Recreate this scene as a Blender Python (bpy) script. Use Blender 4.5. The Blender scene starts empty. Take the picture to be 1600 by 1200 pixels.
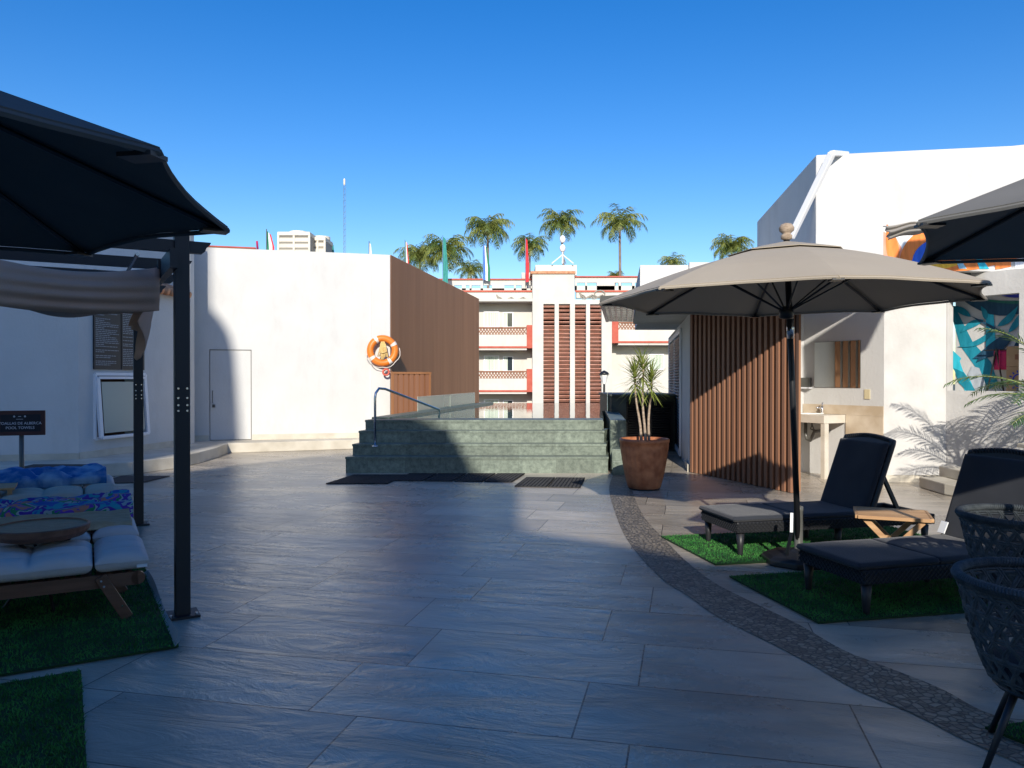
import bpy, bmesh, math, random
from mathutils import Vector, Matrix, noise
R = math.radians
random.seed(7)
S = bpy.context.scene
COL = S.collection
# ---------------- camera, world, sun, exposure ----------------
F, HZ = 1200.0, 592.0          # focal length and horizon of the 1600 px wide photograph
cam = bpy.data.objects.new('camera', bpy.data.cameras.new('camera')); COL.objects.link(cam)
cam.data.sensor_width = 36; cam.data.lens = 27; cam.data.clip_start = 0.05; cam.data.clip_end = 3000
cam.location = (0, 0, 1.5); cam.rotation_euler = (R(90) - math.atan(8/1200), 0, 0)
S.camera = cam
SUN_T = 0.44                                   # tangent of the sun's elevation
to_sun = Vector((-0.03, -1.0, SUN_T)).normalized()
w = bpy.data.worlds.new('World'); S.world = w; w.use_nodes = True
nt = w.node_tree; bg = nt.nodes['Background']
sky = nt.nodes.new('ShaderNodeTexSky'); sky.sky_type = 'NISHITA'; sky.sun_disc = False
sky.sun_elevation = math.atan(SUN_T); sky.sun_rotation = R(180)
sky.air_density = 1.0; sky.dust_density = 0.5; sky.ozone_density = 2.0; sky.altitude = 0
hs = nt.nodes.new('ShaderNodeHueSaturation'); hs.inputs['Saturation'].default_value = 1.46; hs.inputs['Hue'].default_value = 0.513; hs.inputs['Value'].default_value = 0.88
nt.links.new(sky.outputs[0], hs.inputs['Color']); nt.links.new(hs.outputs[0], bg.inputs[0]); bg.inputs[1].default_value = 0.15
sl = bpy.data.lights.new('sun', 'SUN'); sl.energy = 4.2; sl.angle = R(0.53); sl.color = (1.0, 0.93, 0.82)
so = bpy.data.objects.new('sun', sl); COL.objects.link(so); so.rotation_euler = to_sun.to_track_quat('Z', 'Y').to_euler()
S.view_settings.view_transform = 'Standard'; S.view_settings.look = 'None'
S.view_settings.exposure = 0.38; S.view_settings.gamma = 1.0
S.render.engine = 'CYCLES'; S.cycles.max_bounces = 8; S.cycles.transparent_max_bounces = 12

# ---------------- materials ----------------
M = {}
def mat(name, col, rough=0.7, col2=None, nscale=4.0, bump=0.0, bscale=60.0, metal=0.0, spec=0.5, stretch=(1,1,1), fine=None, sheen=0.0, ndet=5, lo=0.35, hi=0.65, bdist=0.01, coat=0.0):
    m = bpy.data.materials.new(name); m.use_nodes = True; t = m.node_tree; b = t.nodes['Principled BSDF']
    b.inputs['Base Color'].default_value = (*col, 1); b.inputs['Roughness'].default_value = rough
    b.inputs['Metallic'].default_value = metal; b.inputs['Specular IOR Level'].default_value = spec
    if sheen: b.inputs['Sheen Weight'].default_value = sheen
    if coat: b.inputs['Coat Weight'].default_value = coat
    tc = t.nodes.new('ShaderNodeTexCoord'); mp = t.nodes.new('ShaderNodeMapping'); mp.inputs['Scale'].default_value = stretch
    t.links.new(tc.outputs['Object'], mp.inputs[0])
    if col2 is not None:
        n = t.nodes.new('ShaderNodeTexNoise'); n.inputs['Scale'].default_value = nscale; n.inputs['Detail'].default_value = ndet
        t.links.new(mp.outputs[0], n.inputs['Vector'])
        r = t.nodes.new('ShaderNodeValToRGB'); r.color_ramp.elements[0].position = lo; r.color_ramp.elements[1].position = hi
        r.color_ramp.elements[0].color = (*col, 1); r.color_ramp.elements[1].color = (*col2, 1)
        t.links.new(n.outputs[0], r.inputs[0]); t.links.new(r.outputs[0], b.inputs['Base Color'])
    if bump:
        n2 = t.nodes.new('ShaderNodeTexNoise'); n2.inputs['Scale'].default_value = bscale; n2.inputs['Detail'].default_value = 4
        t.links.new(mp.outputs[0], n2.inputs['Vector'])
        bp = t.nodes.new('ShaderNodeBump'); bp.inputs['Strength'].default_value = bump; bp.inputs['Distance'].default_value = bdist
        t.links.new(n2.outputs[0], bp.inputs['Height']); t.links.new(bp.outputs[0], b.inputs['Normal'])
    M[name] = m; return m
mat('stucco', (0.575,0.573,0.56), 0.85, (0.61,0.61,0.597), 1.3, 0.3, 26, spec=0.2, bdist=0.012, ndet=9)
mat('stucco_aged', (0.50,0.49,0.47), 0.9, (0.60,0.59,0.57), 2.2, 0.35, 25, spec=0.2, bdist=0.012, ndet=10)
mat('stucco_far', (0.55,0.53,0.485), 0.9, (0.61,0.595,0.55), 0.7, 0.2, 8, spec=0.2)
mat('red_paint', (0.42,0.08,0.05), 0.8, (0.48,0.11,0.07), 3.0)
mat('clay_tile', (0.42,0.18,0.09), 0.8, (0.60,0.32,0.18), 6.0, 0.4, 30)
mat('terracotta_slat', (0.52,0.22,0.15), 0.8, (0.64,0.34,0.26), 2.0)
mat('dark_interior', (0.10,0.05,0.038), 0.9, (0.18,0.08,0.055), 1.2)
mat('balcony_wood', (0.20,0.08,0.04), 0.7, (0.28,0.12,0.06), 3.0)
mat('curtain', (0.42,0.50,0.42), 0.9, (0.62,0.68,0.60), 9.0, stretch=(1,1,0.02))
mat('window_glass', (0.03,0.04,0.045), 0.08, spec=0.8)
mat('slat_brown', (0.27,0.118,0.048), 0.6, (0.33,0.148,0.064), 3.0, 0.15, 40, stretch=(1,1,0.06))
mat('slat_brown_dark', (0.14,0.065,0.035), 0.7)
mat('slat_light', (0.23,0.105,0.058), 0.5, (0.28,0.135,0.077), 3.0, 0.15, 40, stretch=(1,1,0.06))
mat('slat_back', (0.05,0.025,0.016), 0.8)
mat('sandstone', (0.46,0.42,0.34), 0.7, (0.60,0.56,0.47), 2.5, 0.25, 25, ndet=8)
mat('marble', (0.50,0.40,0.28), 0.3, (0.64,0.55,0.43), 3.5, ndet=9)
mat('marble_pale', (0.52,0.48,0.40), 0.3, (0.62,0.58,0.51), 4.0, ndet=9)
mat('dark_green_stone', (0.035,0.05,0.045), 0.5, (0.06,0.08,0.07), 4.0)
mat('black_metal', (0.012,0.013,0.016), 0.42, metal=0.0, spec=0.5)
mat('pergola_metal', (0.008,0.009,0.013), 0.5, spec=0.5)
mat('steel', (0.62,0.63,0.65), 0.22, metal=1.0, bump=0.1, bscale=8)
mat('chrome', (0.8,0.8,0.82), 0.08, metal=1.0)
mat('white_paint', (0.80,0.81,0.83), 0.5)
mat('canopy_taupe', (0.44,0.38,0.295), 0.85, (0.47,0.41,0.32), 1.5, 0.12, 220, spec=0.2)
mat('canopy_charcoal', (0.10,0.10,0.10), 0.9, (0.115,0.115,0.115), 2.0, 0.1, 220, spec=0.1)
mat('canopy_grey', (0.20,0.195,0.18), 0.9, (0.22,0.215,0.20), 2.0, 0.1, 220, spec=0.1)
mat('shade_fabric', (0.55,0.385,0.30), 0.9, (0.62,0.45,0.36), 1.5, 0.3, 120, spec=0.1)
mat('shade_fabric_pale', (0.55,0.50,0.43), 0.9, (0.62,0.57,0.50), 2.0, 0.2, 120, spec=0.1)
mat('wicker_black', (0.018,0.019,0.022), 0.45, spec=0.5)
mat('lounger_cushion', (0.028,0.032,0.042), 0.9, (0.036,0.04,0.05), 3.0, 0.3, 260, spec=0.15, sheen=0.15)
mat('rope_grey', (0.045,0.057,0.066), 0.75, (0.085,0.10,0.11), 30.0, 0.6, 240)
mat('teak', (0.40,0.22,0.10), 0.55, (0.55,0.34,0.17), 4.0, 0.2, 60, stretch=(0.4,6,6), ndet=6)
mat('hardwood', (0.13,0.055,0.03), 0.5, (0.19,0.085,0.048), 5.0, 0.15, 40, stretch=(0.5,6,6))
mat('cushion_white', (0.58,0.52,0.50), 0.9, (0.63,0.57,0.55), 6.0, 0.3, 180, spec=0.15)
mat('cushion_beige', (0.46,0.41,0.34), 0.9, (0.54,0.48,0.40), 6.0, 0.3, 180, spec=0.15)
mat('towel_beige', (0.36,0.30,0.20), 0.95, (0.46,0.39,0.28), 12.0, 0.6, 150, stretch=(1,6,1), spec=0.1)
mat('towel_blue', (0.03,0.15,0.38), 0.95, (0.28,0.42,0.58), 3.6, 0.6, 150, spec=0.1, lo=0.42, hi=0.58)
mat('woven_top', (0.26,0.17,0.09), 0.6, (0.36,0.25,0.14), 14.0, 0.5, 60, stretch=(1,8,1))
mat('sign_brown', (0.06,0.022,0.018), 0.5, (0.085,0.03,0.024), 4.0)
mat('sign_face', (0.014,0.013,0.018), 0.5)
mat('sign_text', (0.62,0.64,0.68), 0.6)
mat('board_dark', (0.022,0.026,0.03), 0.55)
mat('board_text', (0.30,0.33,0.36), 0.7)
mat('frosted_glass', (0.30,0.36,0.34), 0.28, spec=0.6)
mat('orange_plastic', (0.70,0.18,0.015), 0.45, (0.76,0.22,0.03), 3.0)
mat('red_plastic', (0.55,0.10,0.06), 0.5)
mat('reflective_tape', (0.72,0.66,0.60), 0.5)
mat('rope_yellow', (0.72,0.52,0.22), 0.8, (0.60,0.40,0.14), 40.0, 0.5, 150)
mat('pot_clay', (0.26,0.08,0.03), 0.5, (0.46,0.18,0.08), 7.0, 0.5, 35, ndet=8)
mat('soil', (0.03,0.02,0.014), 0.95, (0.06,0.04,0.03), 30, 0.8, 60)
mat('stem', (0.26,0.19,0.13), 0.8, (0.42,0.33,0.25), 18.0, 0.4, 70, stretch=(1,1,2))
mat('leaf_draco', (0.14,0.21,0.03), 0.4, (0.40,0.44,0.12), 6.0)
mat('leaf_areca', (0.045,0.13,0.03), 0.35, (0.10,0.22,0.06), 5.0)
mat('palm_leaf', (0.09,0.15,0.03), 0.5, (0.34,0.36,0.09), 0.9)
mat('palm_trunk', (0.16,0.12,0.10), 0.9, (0.24,0.19,0.16), 2.0, 0.4, 10)
mat('rubber', (0.022,0.022,0.024), 0.8, (0.035,0.035,0.037), 30)
mat('turf', (0.018,0.12,0.025), 0.8, (0.065,0.25,0.05), 5.0, spec=0.25)
mat('turf_base', (0.008,0.04,0.008), 0.95)
mat('turf_backing', (0.30,0.31,0.30), 0.9)
mat('hvac', (0.62,0.57,0.47), 0.7, (0.68,0.63,0.53), 3.0)
mat('hvac_fin', (0.30,0.28,0.24), 0.7)
mat('cardboard', (0.36,0.23,0.12), 0.85, (0.42,0.28,0.16), 4.0)
mat('pink_cloth', (0.55,0.03,0.12), 0.9)
mat('yellow_paint', (0.7,0.5,0.03), 0.6)
mat('plastic_grey', (0.10,0.10,0.09), 0.3)
mat('switch_beige', (0.62,0.54,0.34), 0.5)
mat('ceramic', (0.85,0.83,0.78), 0.15)
mat('distant_ground', (0.14,0.14,0.11), 0.9, (0.10,0.12,0.07), 0.05)
for k, c in dict(flag_green=(0.01,0.16,0.08), flag_white=(0.75,0.76,0.78), flag_red=(0.55,0.03,0.04), flag_blue=(0.05,0.16,0.55), flag_teal=(0.03,0.22,0.20),
                 m_orange=(0.72,0.20,0.04), m_coral=(0.80,0.30,0.20), m_blue=(0.02,0.12,0.62), m_teal=(0.0,0.20,0.28), m_cyan=(0.02,0.45,0.58), m_deep=(0.005,0.05,0.10),
                 m_navy=(0.02,0.03,0.30), m_green=(0.01,0.12,0.09), m_yellow=(0.70,0.40,0.03), m_sky=(0.25,0.50,0.62), m_grey=(0.36,0.40,0.44)).items():
    c2 = tuple(min(1, v*1.35+0.01) for v in c); mat(k, c, 0.8, c2, 6.0, stretch=(3,3,0.6))
for k in ('stucco', 'stucco_aged', 'stucco_far'):
    t = M[k].node_tree; b = t.nodes['Principled BSDF']; src = b.inputs['Base Color'].links[0].from_socket
    tc = t.nodes.new('ShaderNodeTexCoord'); mp = t.nodes.new('ShaderNodeMapping'); mp.inputs['Scale'].default_value = (1.4, 1.4, 0.5); t.links.new(tc.outputs['Object'], mp.inputs[0])
    n = t.nodes.new('ShaderNodeTexNoise'); n.inputs['Scale'].default_value = 1.6; n.inputs['Detail'].default_value = 9; n.inputs['Roughness'].default_value = 0.7; t.links.new(mp.outputs[0], n.inputs['Vector'])
    r = t.nodes.new('ShaderNodeValToRGB'); r.color_ramp.elements[0].position = 0.30; r.color_ramp.elements[0].color = (0.93, 0.925, 0.915, 1); r.color_ramp.elements[1].position = 0.50; r.color_ramp.elements[1].color = (1, 1, 1, 1); t.links.new(n.outputs[0], r.inputs[0])
    x = t.nodes.new('ShaderNodeMix'); x.data_type = 'RGBA'; x.blend_type = 'MULTIPLY'; x.inputs[0].default_value = 1.0; t.links.new(src, x.inputs[6]); t.links.new(r.outputs[0], x.inputs[7]); t.links.new(x.outputs[2], b.inputs['Base Color'])
# leaves let a little light through
for k in ('leaf_draco', 'palm_leaf', 'leaf_areca'):
    b = M[k].node_tree.nodes['Principled BSDF']; t = M[k].node_tree; out = t.nodes['Material Output']
    tr = t.nodes.new('ShaderNodeBsdfTranslucent'); mx = t.nodes.new('ShaderNodeMixShader'); mx.inputs[0].default_value = 0.3
    src = b.inputs['Base Color'].links[0].from_socket
    t.links.new(src, tr.inputs[0]); t.links.new(b.outputs[0], mx.inputs[1]); t.links.new(tr.outputs[0], mx.inputs[2]); t.links.new(mx.outputs[0], out.inputs[0])
# canopy cloths too
for k, f in (('canopy_taupe', 0.10), ('canopy_charcoal', 0.05), ('canopy_grey', 0.08), ('shade_fabric', 0.3), ('shade_fabric_pale', 0.3)):
    b = M[k].node_tree.nodes['Principled BSDF']; t = M[k].node_tree; out = t.nodes['Material Output']
    tr = t.nodes.new('ShaderNodeBsdfTranslucent'); mx = t.nodes.new('ShaderNodeMixShader'); mx.inputs[0].default_value = f
    t.links.new(b.inputs['Base Color'].links[0].from_socket, tr.inputs[0]); t.links.new(b.outputs[0], mx.inputs[1]); t.links.new(tr.outputs[0], mx.inputs[2]); t.links.new(mx.outputs[0], out.inputs[0])

def math_node(t, op, a, b=None):
    n = t.nodes.new('ShaderNodeMath'); n.operation = op
    for i, v in enumerate((a, b)):
        if v is None: continue
        if isinstance(v, (int, float)): n.inputs[i].default_value = v
        else: t.links.new(v, n.inputs[i])
    return n.outputs[0]
def mix_col(t, f, a, b, mode='MIX'):
    n = t.nodes.new('ShaderNodeMix'); n.data_type = 'RGBA'; n.blend_type = mode
    for s, v in ((n.inputs[0], f), (n.inputs[6], a), (n.inputs[7], b)):
        if isinstance(v, (int, float)): s.default_value = v
        elif isinstance(v, tuple): s.default_value = (*v, 1)
        else: t.links.new(v, s)
    return n.outputs[2]
def tile_material():                                   # split-face porcelain slabs, 1.2 x 0.61 m, running bond
    m = bpy.data.materials.new('deck_tile'); m.use_nodes = True; t = m.node_tree; b = t.nodes['Principled BSDF']
    tc = t.nodes.new('ShaderNodeTexCoord'); mp = t.nodes.new('ShaderNodeMapping')
    mp.vector_type = 'POINT'; a = R(12.7)
    mp.inputs['Rotation'].default_value = (0, 0, a)
    # u joints at -1.66 (+1.2k) on rows starting v = 3.78 (+0.61k)
    mp.inputs['Location'].default_value = (1.42 + 12, -3.78 + 0.61*41, 0)
    t.links.new(tc.outputs['Object'], mp.inputs[0])
    br = t.nodes.new('ShaderNodeTexBrick'); br.offset = 0.2; br.offset_frequency = 2; br.squash = 1
    for k, v in (('Scale', 1.0), ('Mortar Size', 0.0042), ('Mortar Smooth', 0.2), ('Bias', 0.0), ('Brick Width', 1.2), ('Row Height', 0.61)): br.inputs[k].default_value = v
    br.inputs['Color1'].default_value = (0, 0, 0, 1); br.inputs['Color2'].default_value = (1, 1, 1, 1); br.inputs['Mortar'].default_value = (0.5, 0.5, 0.5, 1)
    t.links.new(mp.outputs[0], br.inputs['Vector'])
    # per-tile shift of the veining
    sc = t.nodes.new('ShaderNodeVectorMath'); sc.operation = 'MULTIPLY_ADD'; t.links.new(br.outputs['Color'], sc.inputs[0]); sc.inputs[1].default_value = (17, 31, 11); t.links.new(mp.outputs[0], sc.inputs[2])
    st = t.nodes.new('ShaderNodeMapping'); st.inputs['Scale'].default_value = (0.55, 1.6, 1); st.inputs['Rotation'].default_value = (0, 0, 0.25); t.links.new(sc.outputs[0], st.inputs[0])
    n1 = t.nodes.new('ShaderNodeTexNoise'); n1.inputs['Scale'].default_value = 1.3; n1.inputs['Detail'].default_value = 8; n1.inputs['Roughness'].default_value = 0.6; n1.inputs['Distortion'].default_value = 0.8
    t.links.new(st.outputs[0], n1.inputs['Vector'])
    r = t.nodes.new('ShaderNodeValToRGB'); e = r.color_ramp.elements; e[0].position = 0.3; e[0].color = (0.36, 0.32, 0.26, 1); e[1].position = 0.72; e[1].color = (0.62, 0.545, 0.445, 1)
    t.links.new(n1.outputs[0], r.inputs[0])
    tint = t.nodes.new('ShaderNodeValToRGB'); tint.color_ramp.elements[0].color = (0.70, 0.69, 0.68, 1); tint.color_ramp.elements[1].color = (1.04, 1.03, 1.0, 1); t.links.new(br.outputs['Color'], tint.inputs[0])
    c = mix_col(t, 1.0, r.outputs[0], tint.outputs[0], 'MULTIPLY')
    # grime
    n3 = t.nodes.new('ShaderNodeTexNoise'); n3.inputs['Scale'].default_value = 0.8; n3.inputs['Detail'].default_value = 10; n3.inputs['Roughness'].default_value = 0.7; t.links.new(tc.outputs['Object'], n3.inputs['Vector'])
    g = t.nodes.new('ShaderNodeMapRange'); g.inputs[1].default_value = 0.35; g.inputs[2].default_value = 0.7; g.inputs[3].default_value = 0.86; g.inputs[4].default_value = 1.03; t.links.new(n3.outputs[0], g.inputs[0])
    gr = t.nodes.new('ShaderNodeCombineColor'); [t.links.new(g.outputs[0], gr.inputs[i]) for i in range(3)]
    c = mix_col(t, 1.0, c, gr.outputs[0], 'MULTIPLY')
    c = mix_col(t, br.outputs['Fac'], c, (0.07, 0.066, 0.06)); t.links.new(c, b.inputs['Base Color'])
    # relief: stretched slate ripples across each slab
    s2 = t.nodes.new('ShaderNodeMapping'); s2.inputs['Scale'].default_value = (1.5, 4.2, 1); s2.inputs['Rotation'].default_value = (0, 0, -0.25); t.links.new(sc.outputs[0], s2.inputs[0])
    n2 = t.nodes.new('ShaderNodeTexNoise'); n2.inputs['Scale'].default_value = 1.1; n2.inputs['Detail'].default_value = 7; n2.inputs['Roughness'].default_value = 0.62; n2.inputs['Distortion'].default_value = 1.2; t.links.new(s2.outputs[0], n2.inputs['Vector'])
    n4 = t.nodes.new('ShaderNodeTexNoise'); n4.inputs['Scale'].default_value = 70; t.links.new(mp.outputs[0], n4.inputs['Vector'])
    h = math_node(t, 'ADD', n2.outputs[0], math_node(t, 'MULTIPLY', n4.outputs[0], 0.05)); h = math_node(t, 'SUBTRACT', h, math_node(t, 'MULTIPLY', br.outputs['Fac'], 0.25))
    bp = t.nodes.new('ShaderNodeBump'); bp.inputs['Strength'].default_value = 0.75; bp.inputs['Distance'].default_value = 0.026; t.links.new(h, bp.inputs['Height']); vs_ = t.nodes.new('ShaderNodeMapRange'); vs_.inputs[3].default_value = 0.4; vs_.inputs[4].default_value = 1.0; t.links.new(br.outputs['Color'], vs_.inputs[0]); t.links.new(vs_.outputs[0], bp.inputs['Strength']); t.links.new(bp.outputs[0], b.inputs['Normal'])
    rr = t.nodes.new('ShaderNodeMapRange'); rr.inputs[1].default_value = 0.3; rr.inputs[2].default_value = 0.7; rr.inputs[3].default_value = 0.20; rr.inputs[4].default_value = 0.38; t.links.new(n3.outputs[0], rr.inputs[0]); t.links.new(rr.outputs[0], b.inputs['Roughness'])
    b.inputs['Specular IOR Level'].default_value = 0.5
    M['deck_tile'] = m
tile_material()
def pebble_material():
    m = bpy.data.materials.new('pebbles'); m.use_nodes = True; t = m.node_tree; b = t.nodes['Principled BSDF']
    tc = t.nodes.new('ShaderNodeTexCoord')
    nz = t.nodes.new('ShaderNodeTexNoise'); nz.inputs['Scale'].default_value = 9; t.links.new(tc.outputs['Object'], nz.inputs['Vector'])
    ad = t.nodes.new('ShaderNodeVectorMath'); ad.operation = 'MULTIPLY_ADD'; t.links.new(nz.outputs[1], ad.inputs[0]); ad.inputs[1].default_value = (0.03,)*3; t.links.new(tc.outputs['Object'], ad.inputs[2])
    v = t.nodes.new('ShaderNodeTexVoronoi'); v.inputs['Scale'].default_value = 26; v.feature = 'F1'; t.links.new(ad.outputs[0], v.inputs['Vector'])
    ve = t.nodes.new('ShaderNodeTexVoronoi'); ve.inputs['Scale'].default_value = 26; ve.feature = 'DISTANCE_TO_EDGE'; t.links.new(ad.outputs[0], ve.inputs['Vector'])
    r = t.nodes.new('ShaderNodeValToRGB'); e = r.color_ramp.elements; e[0].color = (0.14, 0.12, 0.095, 1); e[1].color = (0.36, 0.30, 0.22, 1)
    sp = t.nodes.new('ShaderNodeSeparateColor'); t.links.new(v.outputs['Color'], sp.inputs[0]); t.links.new(sp.outputs[0], r.inputs[0])
    er = t.nodes.new('ShaderNodeMapRange'); er.inputs[1].default_value = 0.03; er.inputs[2].default_value = 0.13; t.links.new(ve.outputs['Distance'], er.inputs[0])
    c = mix_col(t, er.outputs[0], (0.09, 0.083, 0.075), r.outputs[0]); t.links.new(c, b.inputs['Base Color'])
    bp = t.nodes.new('ShaderNodeBump'); bp.inputs['Strength'].default_value = 0.9; bp.inputs['Distance'].default_value = 0.012; t.links.new(er.outputs[0], bp.inputs['Height']); t.links.new(bp.outputs[0], b.inputs['Normal'])
    b.inputs['Roughness'].default_value = 0.55; M['pebbles'] = m
pebble_material()
def green_tile_material():                             # green stone cladding of the pool, joints every 0.6 m
    m = bpy.data.materials.new('green_stone'); m.use_nodes = True; t = m.node_tree; b = t.nodes['Principled BSDF']
    tc = t.nodes.new('ShaderNodeTexCoord')
    n = t.nodes.new('ShaderNodeTexNoise'); n.inputs['Scale'].default_value = 12; n.inputs['Detail'].default_value = 9; n.inputs['Roughness'].default_value = 0.78; t.links.new(tc.outputs['Object'], n.inputs['Vector'])
    r = t.nodes.new('ShaderNodeValToRGB'); e = r.color_ramp.elements; e[0].position = 0.33; e[0].color = (0.065, 0.088, 0.07, 1); e[1].position = 0.66; e[1].color = (0.225, 0.27, 0.215, 1)
    t.links.new(n.outputs[0], r.inputs[0])
    sx = t.nodes.new('ShaderNodeSeparateXYZ'); t.links.new(tc.outputs['Object'], sx.inputs[0])
    cell = math_node(t, 'FLOOR', math_node(t, 'DIVIDE', sx.outputs[0], 0.6)); row = math_node(t, 'FLOOR', math_node(t, 'DIVIDE', sx.outputs[2], 0.2))
    wn = t.nodes.new('ShaderNodeTexWhiteNoise'); wn.noise_dimensions = '2D'; cb = t.nodes.new('ShaderNodeCombineXYZ'); t.links.new(cell, cb.inputs[0]); t.links.new(row, cb.inputs[1]); t.links.new(cb.outputs[0], wn.inputs['Vector'])
    tr = t.nodes.new('ShaderNodeMapRange'); tr.inputs[3].default_value = 0.78; tr.inputs[4].default_value = 1.1; t.links.new(wn.outputs[0], tr.inputs[0])
    cc = t.nodes.new('ShaderNodeCombineColor'); [t.links.new(tr.outputs[0], cc.inputs[i]) for i in range(3)]
    c = mix_col(t, 1.0, r.outputs[0], cc.outputs[0], 'MULTIPLY')
    fr = math_node(t, 'FRACT', math_node(t, 'DIVIDE', sx.outputs[0], 0.6)); jl = math_node(t, 'LESS_THAN', fr, 0.012)
    c = mix_col(t, jl, c, (0.11, 0.14, 0.11)); t.links.new(c, b.inputs['Base Color']); b.inputs['Roughness'].default_value = 0.45
    bp = t.nodes.new('ShaderNodeBump'); bp.inputs['Strength'].default_value = 0.2; bp.inputs['Distance'].default_value = 0.01; t.links.new(n.outputs[0], bp.inputs['Height']); t.links.new(bp.outputs[0], b.inputs['Normal'])
    M['green_stone'] = m
green_tile_material()
def special_materials():
    m = bpy.data.materials.new('pool_water'); m.use_nodes = True; t = m.node_tree; b = t.nodes['Principled BSDF']
    b.inputs['Base Color'].default_value = (0.05, 0.11, 0.10, 1); b.inputs['Roughness'].default_value = 0.015; b.inputs['IOR'].default_value = 1.333; b.inputs['Specular IOR Level'].default_value = 1.0
    tc = t.nodes.new('ShaderNodeTexCoord'); mp = t.nodes.new('ShaderNodeMapping'); mp.inputs['Scale'].default_value = (1, 0.5, 1); t.links.new(tc.outputs['Object'], mp.inputs[0])
    n = t.nodes.new('ShaderNodeTexNoise'); n.inputs['Scale'].default_value = 5; n.inputs['Detail'].default_value = 3; t.links.new(mp.outputs[0], n.inputs['Vector'])
    bp = t.nodes.new('ShaderNodeBump'); bp.inputs['Strength'].default_value = 0.05; bp.inputs['Distance'].default_value = 0.03; t.links.new(n.outputs[0], bp.inputs['Height']); t.links.new(bp.outputs[0], b.inputs['Normal']); M['pool_water'] = m
    m = bpy.data.materials.new('clear_glass'); m.use_nodes = True; t = m.node_tree; b = t.nodes['Principled BSDF']; out = t.nodes['Material Output']
    b.inputs['Base Color'].default_value = (0.62, 0.72, 0.66, 1); b.inputs['Roughness'].default_value = 0.03
    tr = t.nodes.new('ShaderNodeBsdfTransparent'); tr.inputs[0].default_value = (0.80, 0.90, 0.86, 1); mx = t.nodes.new('ShaderNodeMixShader'); mx.inputs[0].default_value = 0.40
    t.links.new(tr.outputs[0], mx.inputs[1]); t.links.new(b.outputs[0], mx.inputs[2]); t.links.new(mx.outputs[0], out.inputs[0]); M['clear_glass'] = m
    m = bpy.data.materials.new('mirror'); m.use_nodes = True; b = m.node_tree.nodes['Principled BSDF']
    b.inputs['Base Color'].default_value = (0.86, 0.88, 0.86, 1); b.inputs['Metallic'].default_value = 1; b.inputs['Roughness'].default_value = 0.01; M['mirror'] = m
    # printed beach towel: swirls of blue, teal, violet, green and orange
    m = bpy.data.materials.new('towel_print'); m.use_nodes = True; t = m.node_tree; b = t.nodes['Principled BSDF']
    tc = t.nodes.new('ShaderNodeTexCoord'); mp = t.nodes.new('ShaderNodeMapping'); mp.inputs['Scale'].default_value = (1, 1, 1.4); t.links.new(tc.outputs['Object'], mp.inputs[0])
    n = t.nodes.new('ShaderNodeTexNoise'); n.inputs['Scale'].default_value = 4.5; n.inputs['Detail'].default_value = 2.5; n.inputs['Distortion'].default_value = 0.8; t.links.new(mp.outputs[0], n.inputs['Vector'])
    r = t.nodes.new('ShaderNodeValToRGB'); r.color_ramp.interpolation = 'CONSTANT'; e = r.color_ramp.elements
    cols = [(0, (0.02,0.10,0.42)), (0.38, (0.02,0.30,0.42)), (0.44, (0.07,0.03,0.32)), (0.49, (0.30,0.40,0.42)), (0.52, (0.02,0.22,0.10)), (0.56, (0.12,0.04,0.40)), (0.60, (0.45,0.20,0.14)), (0.66, (0.02,0.14,0.50))]
    e[0].position = 0; e[0].color = (*cols[0][1], 1); e[1].position = cols[1][0]; e[1].color = (*cols[1][1], 1)
    for p, c in cols[2:]:
        q = e.new(p); q.color = (*c, 1)
    t.links.new(n.outputs[0], r.inputs[0]); t.links.new(r.outputs[0], b.inputs['Base Color']); b.inputs['Roughness'].default_value = 0.95; M['towel_print'] = m
special_materials()

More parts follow.
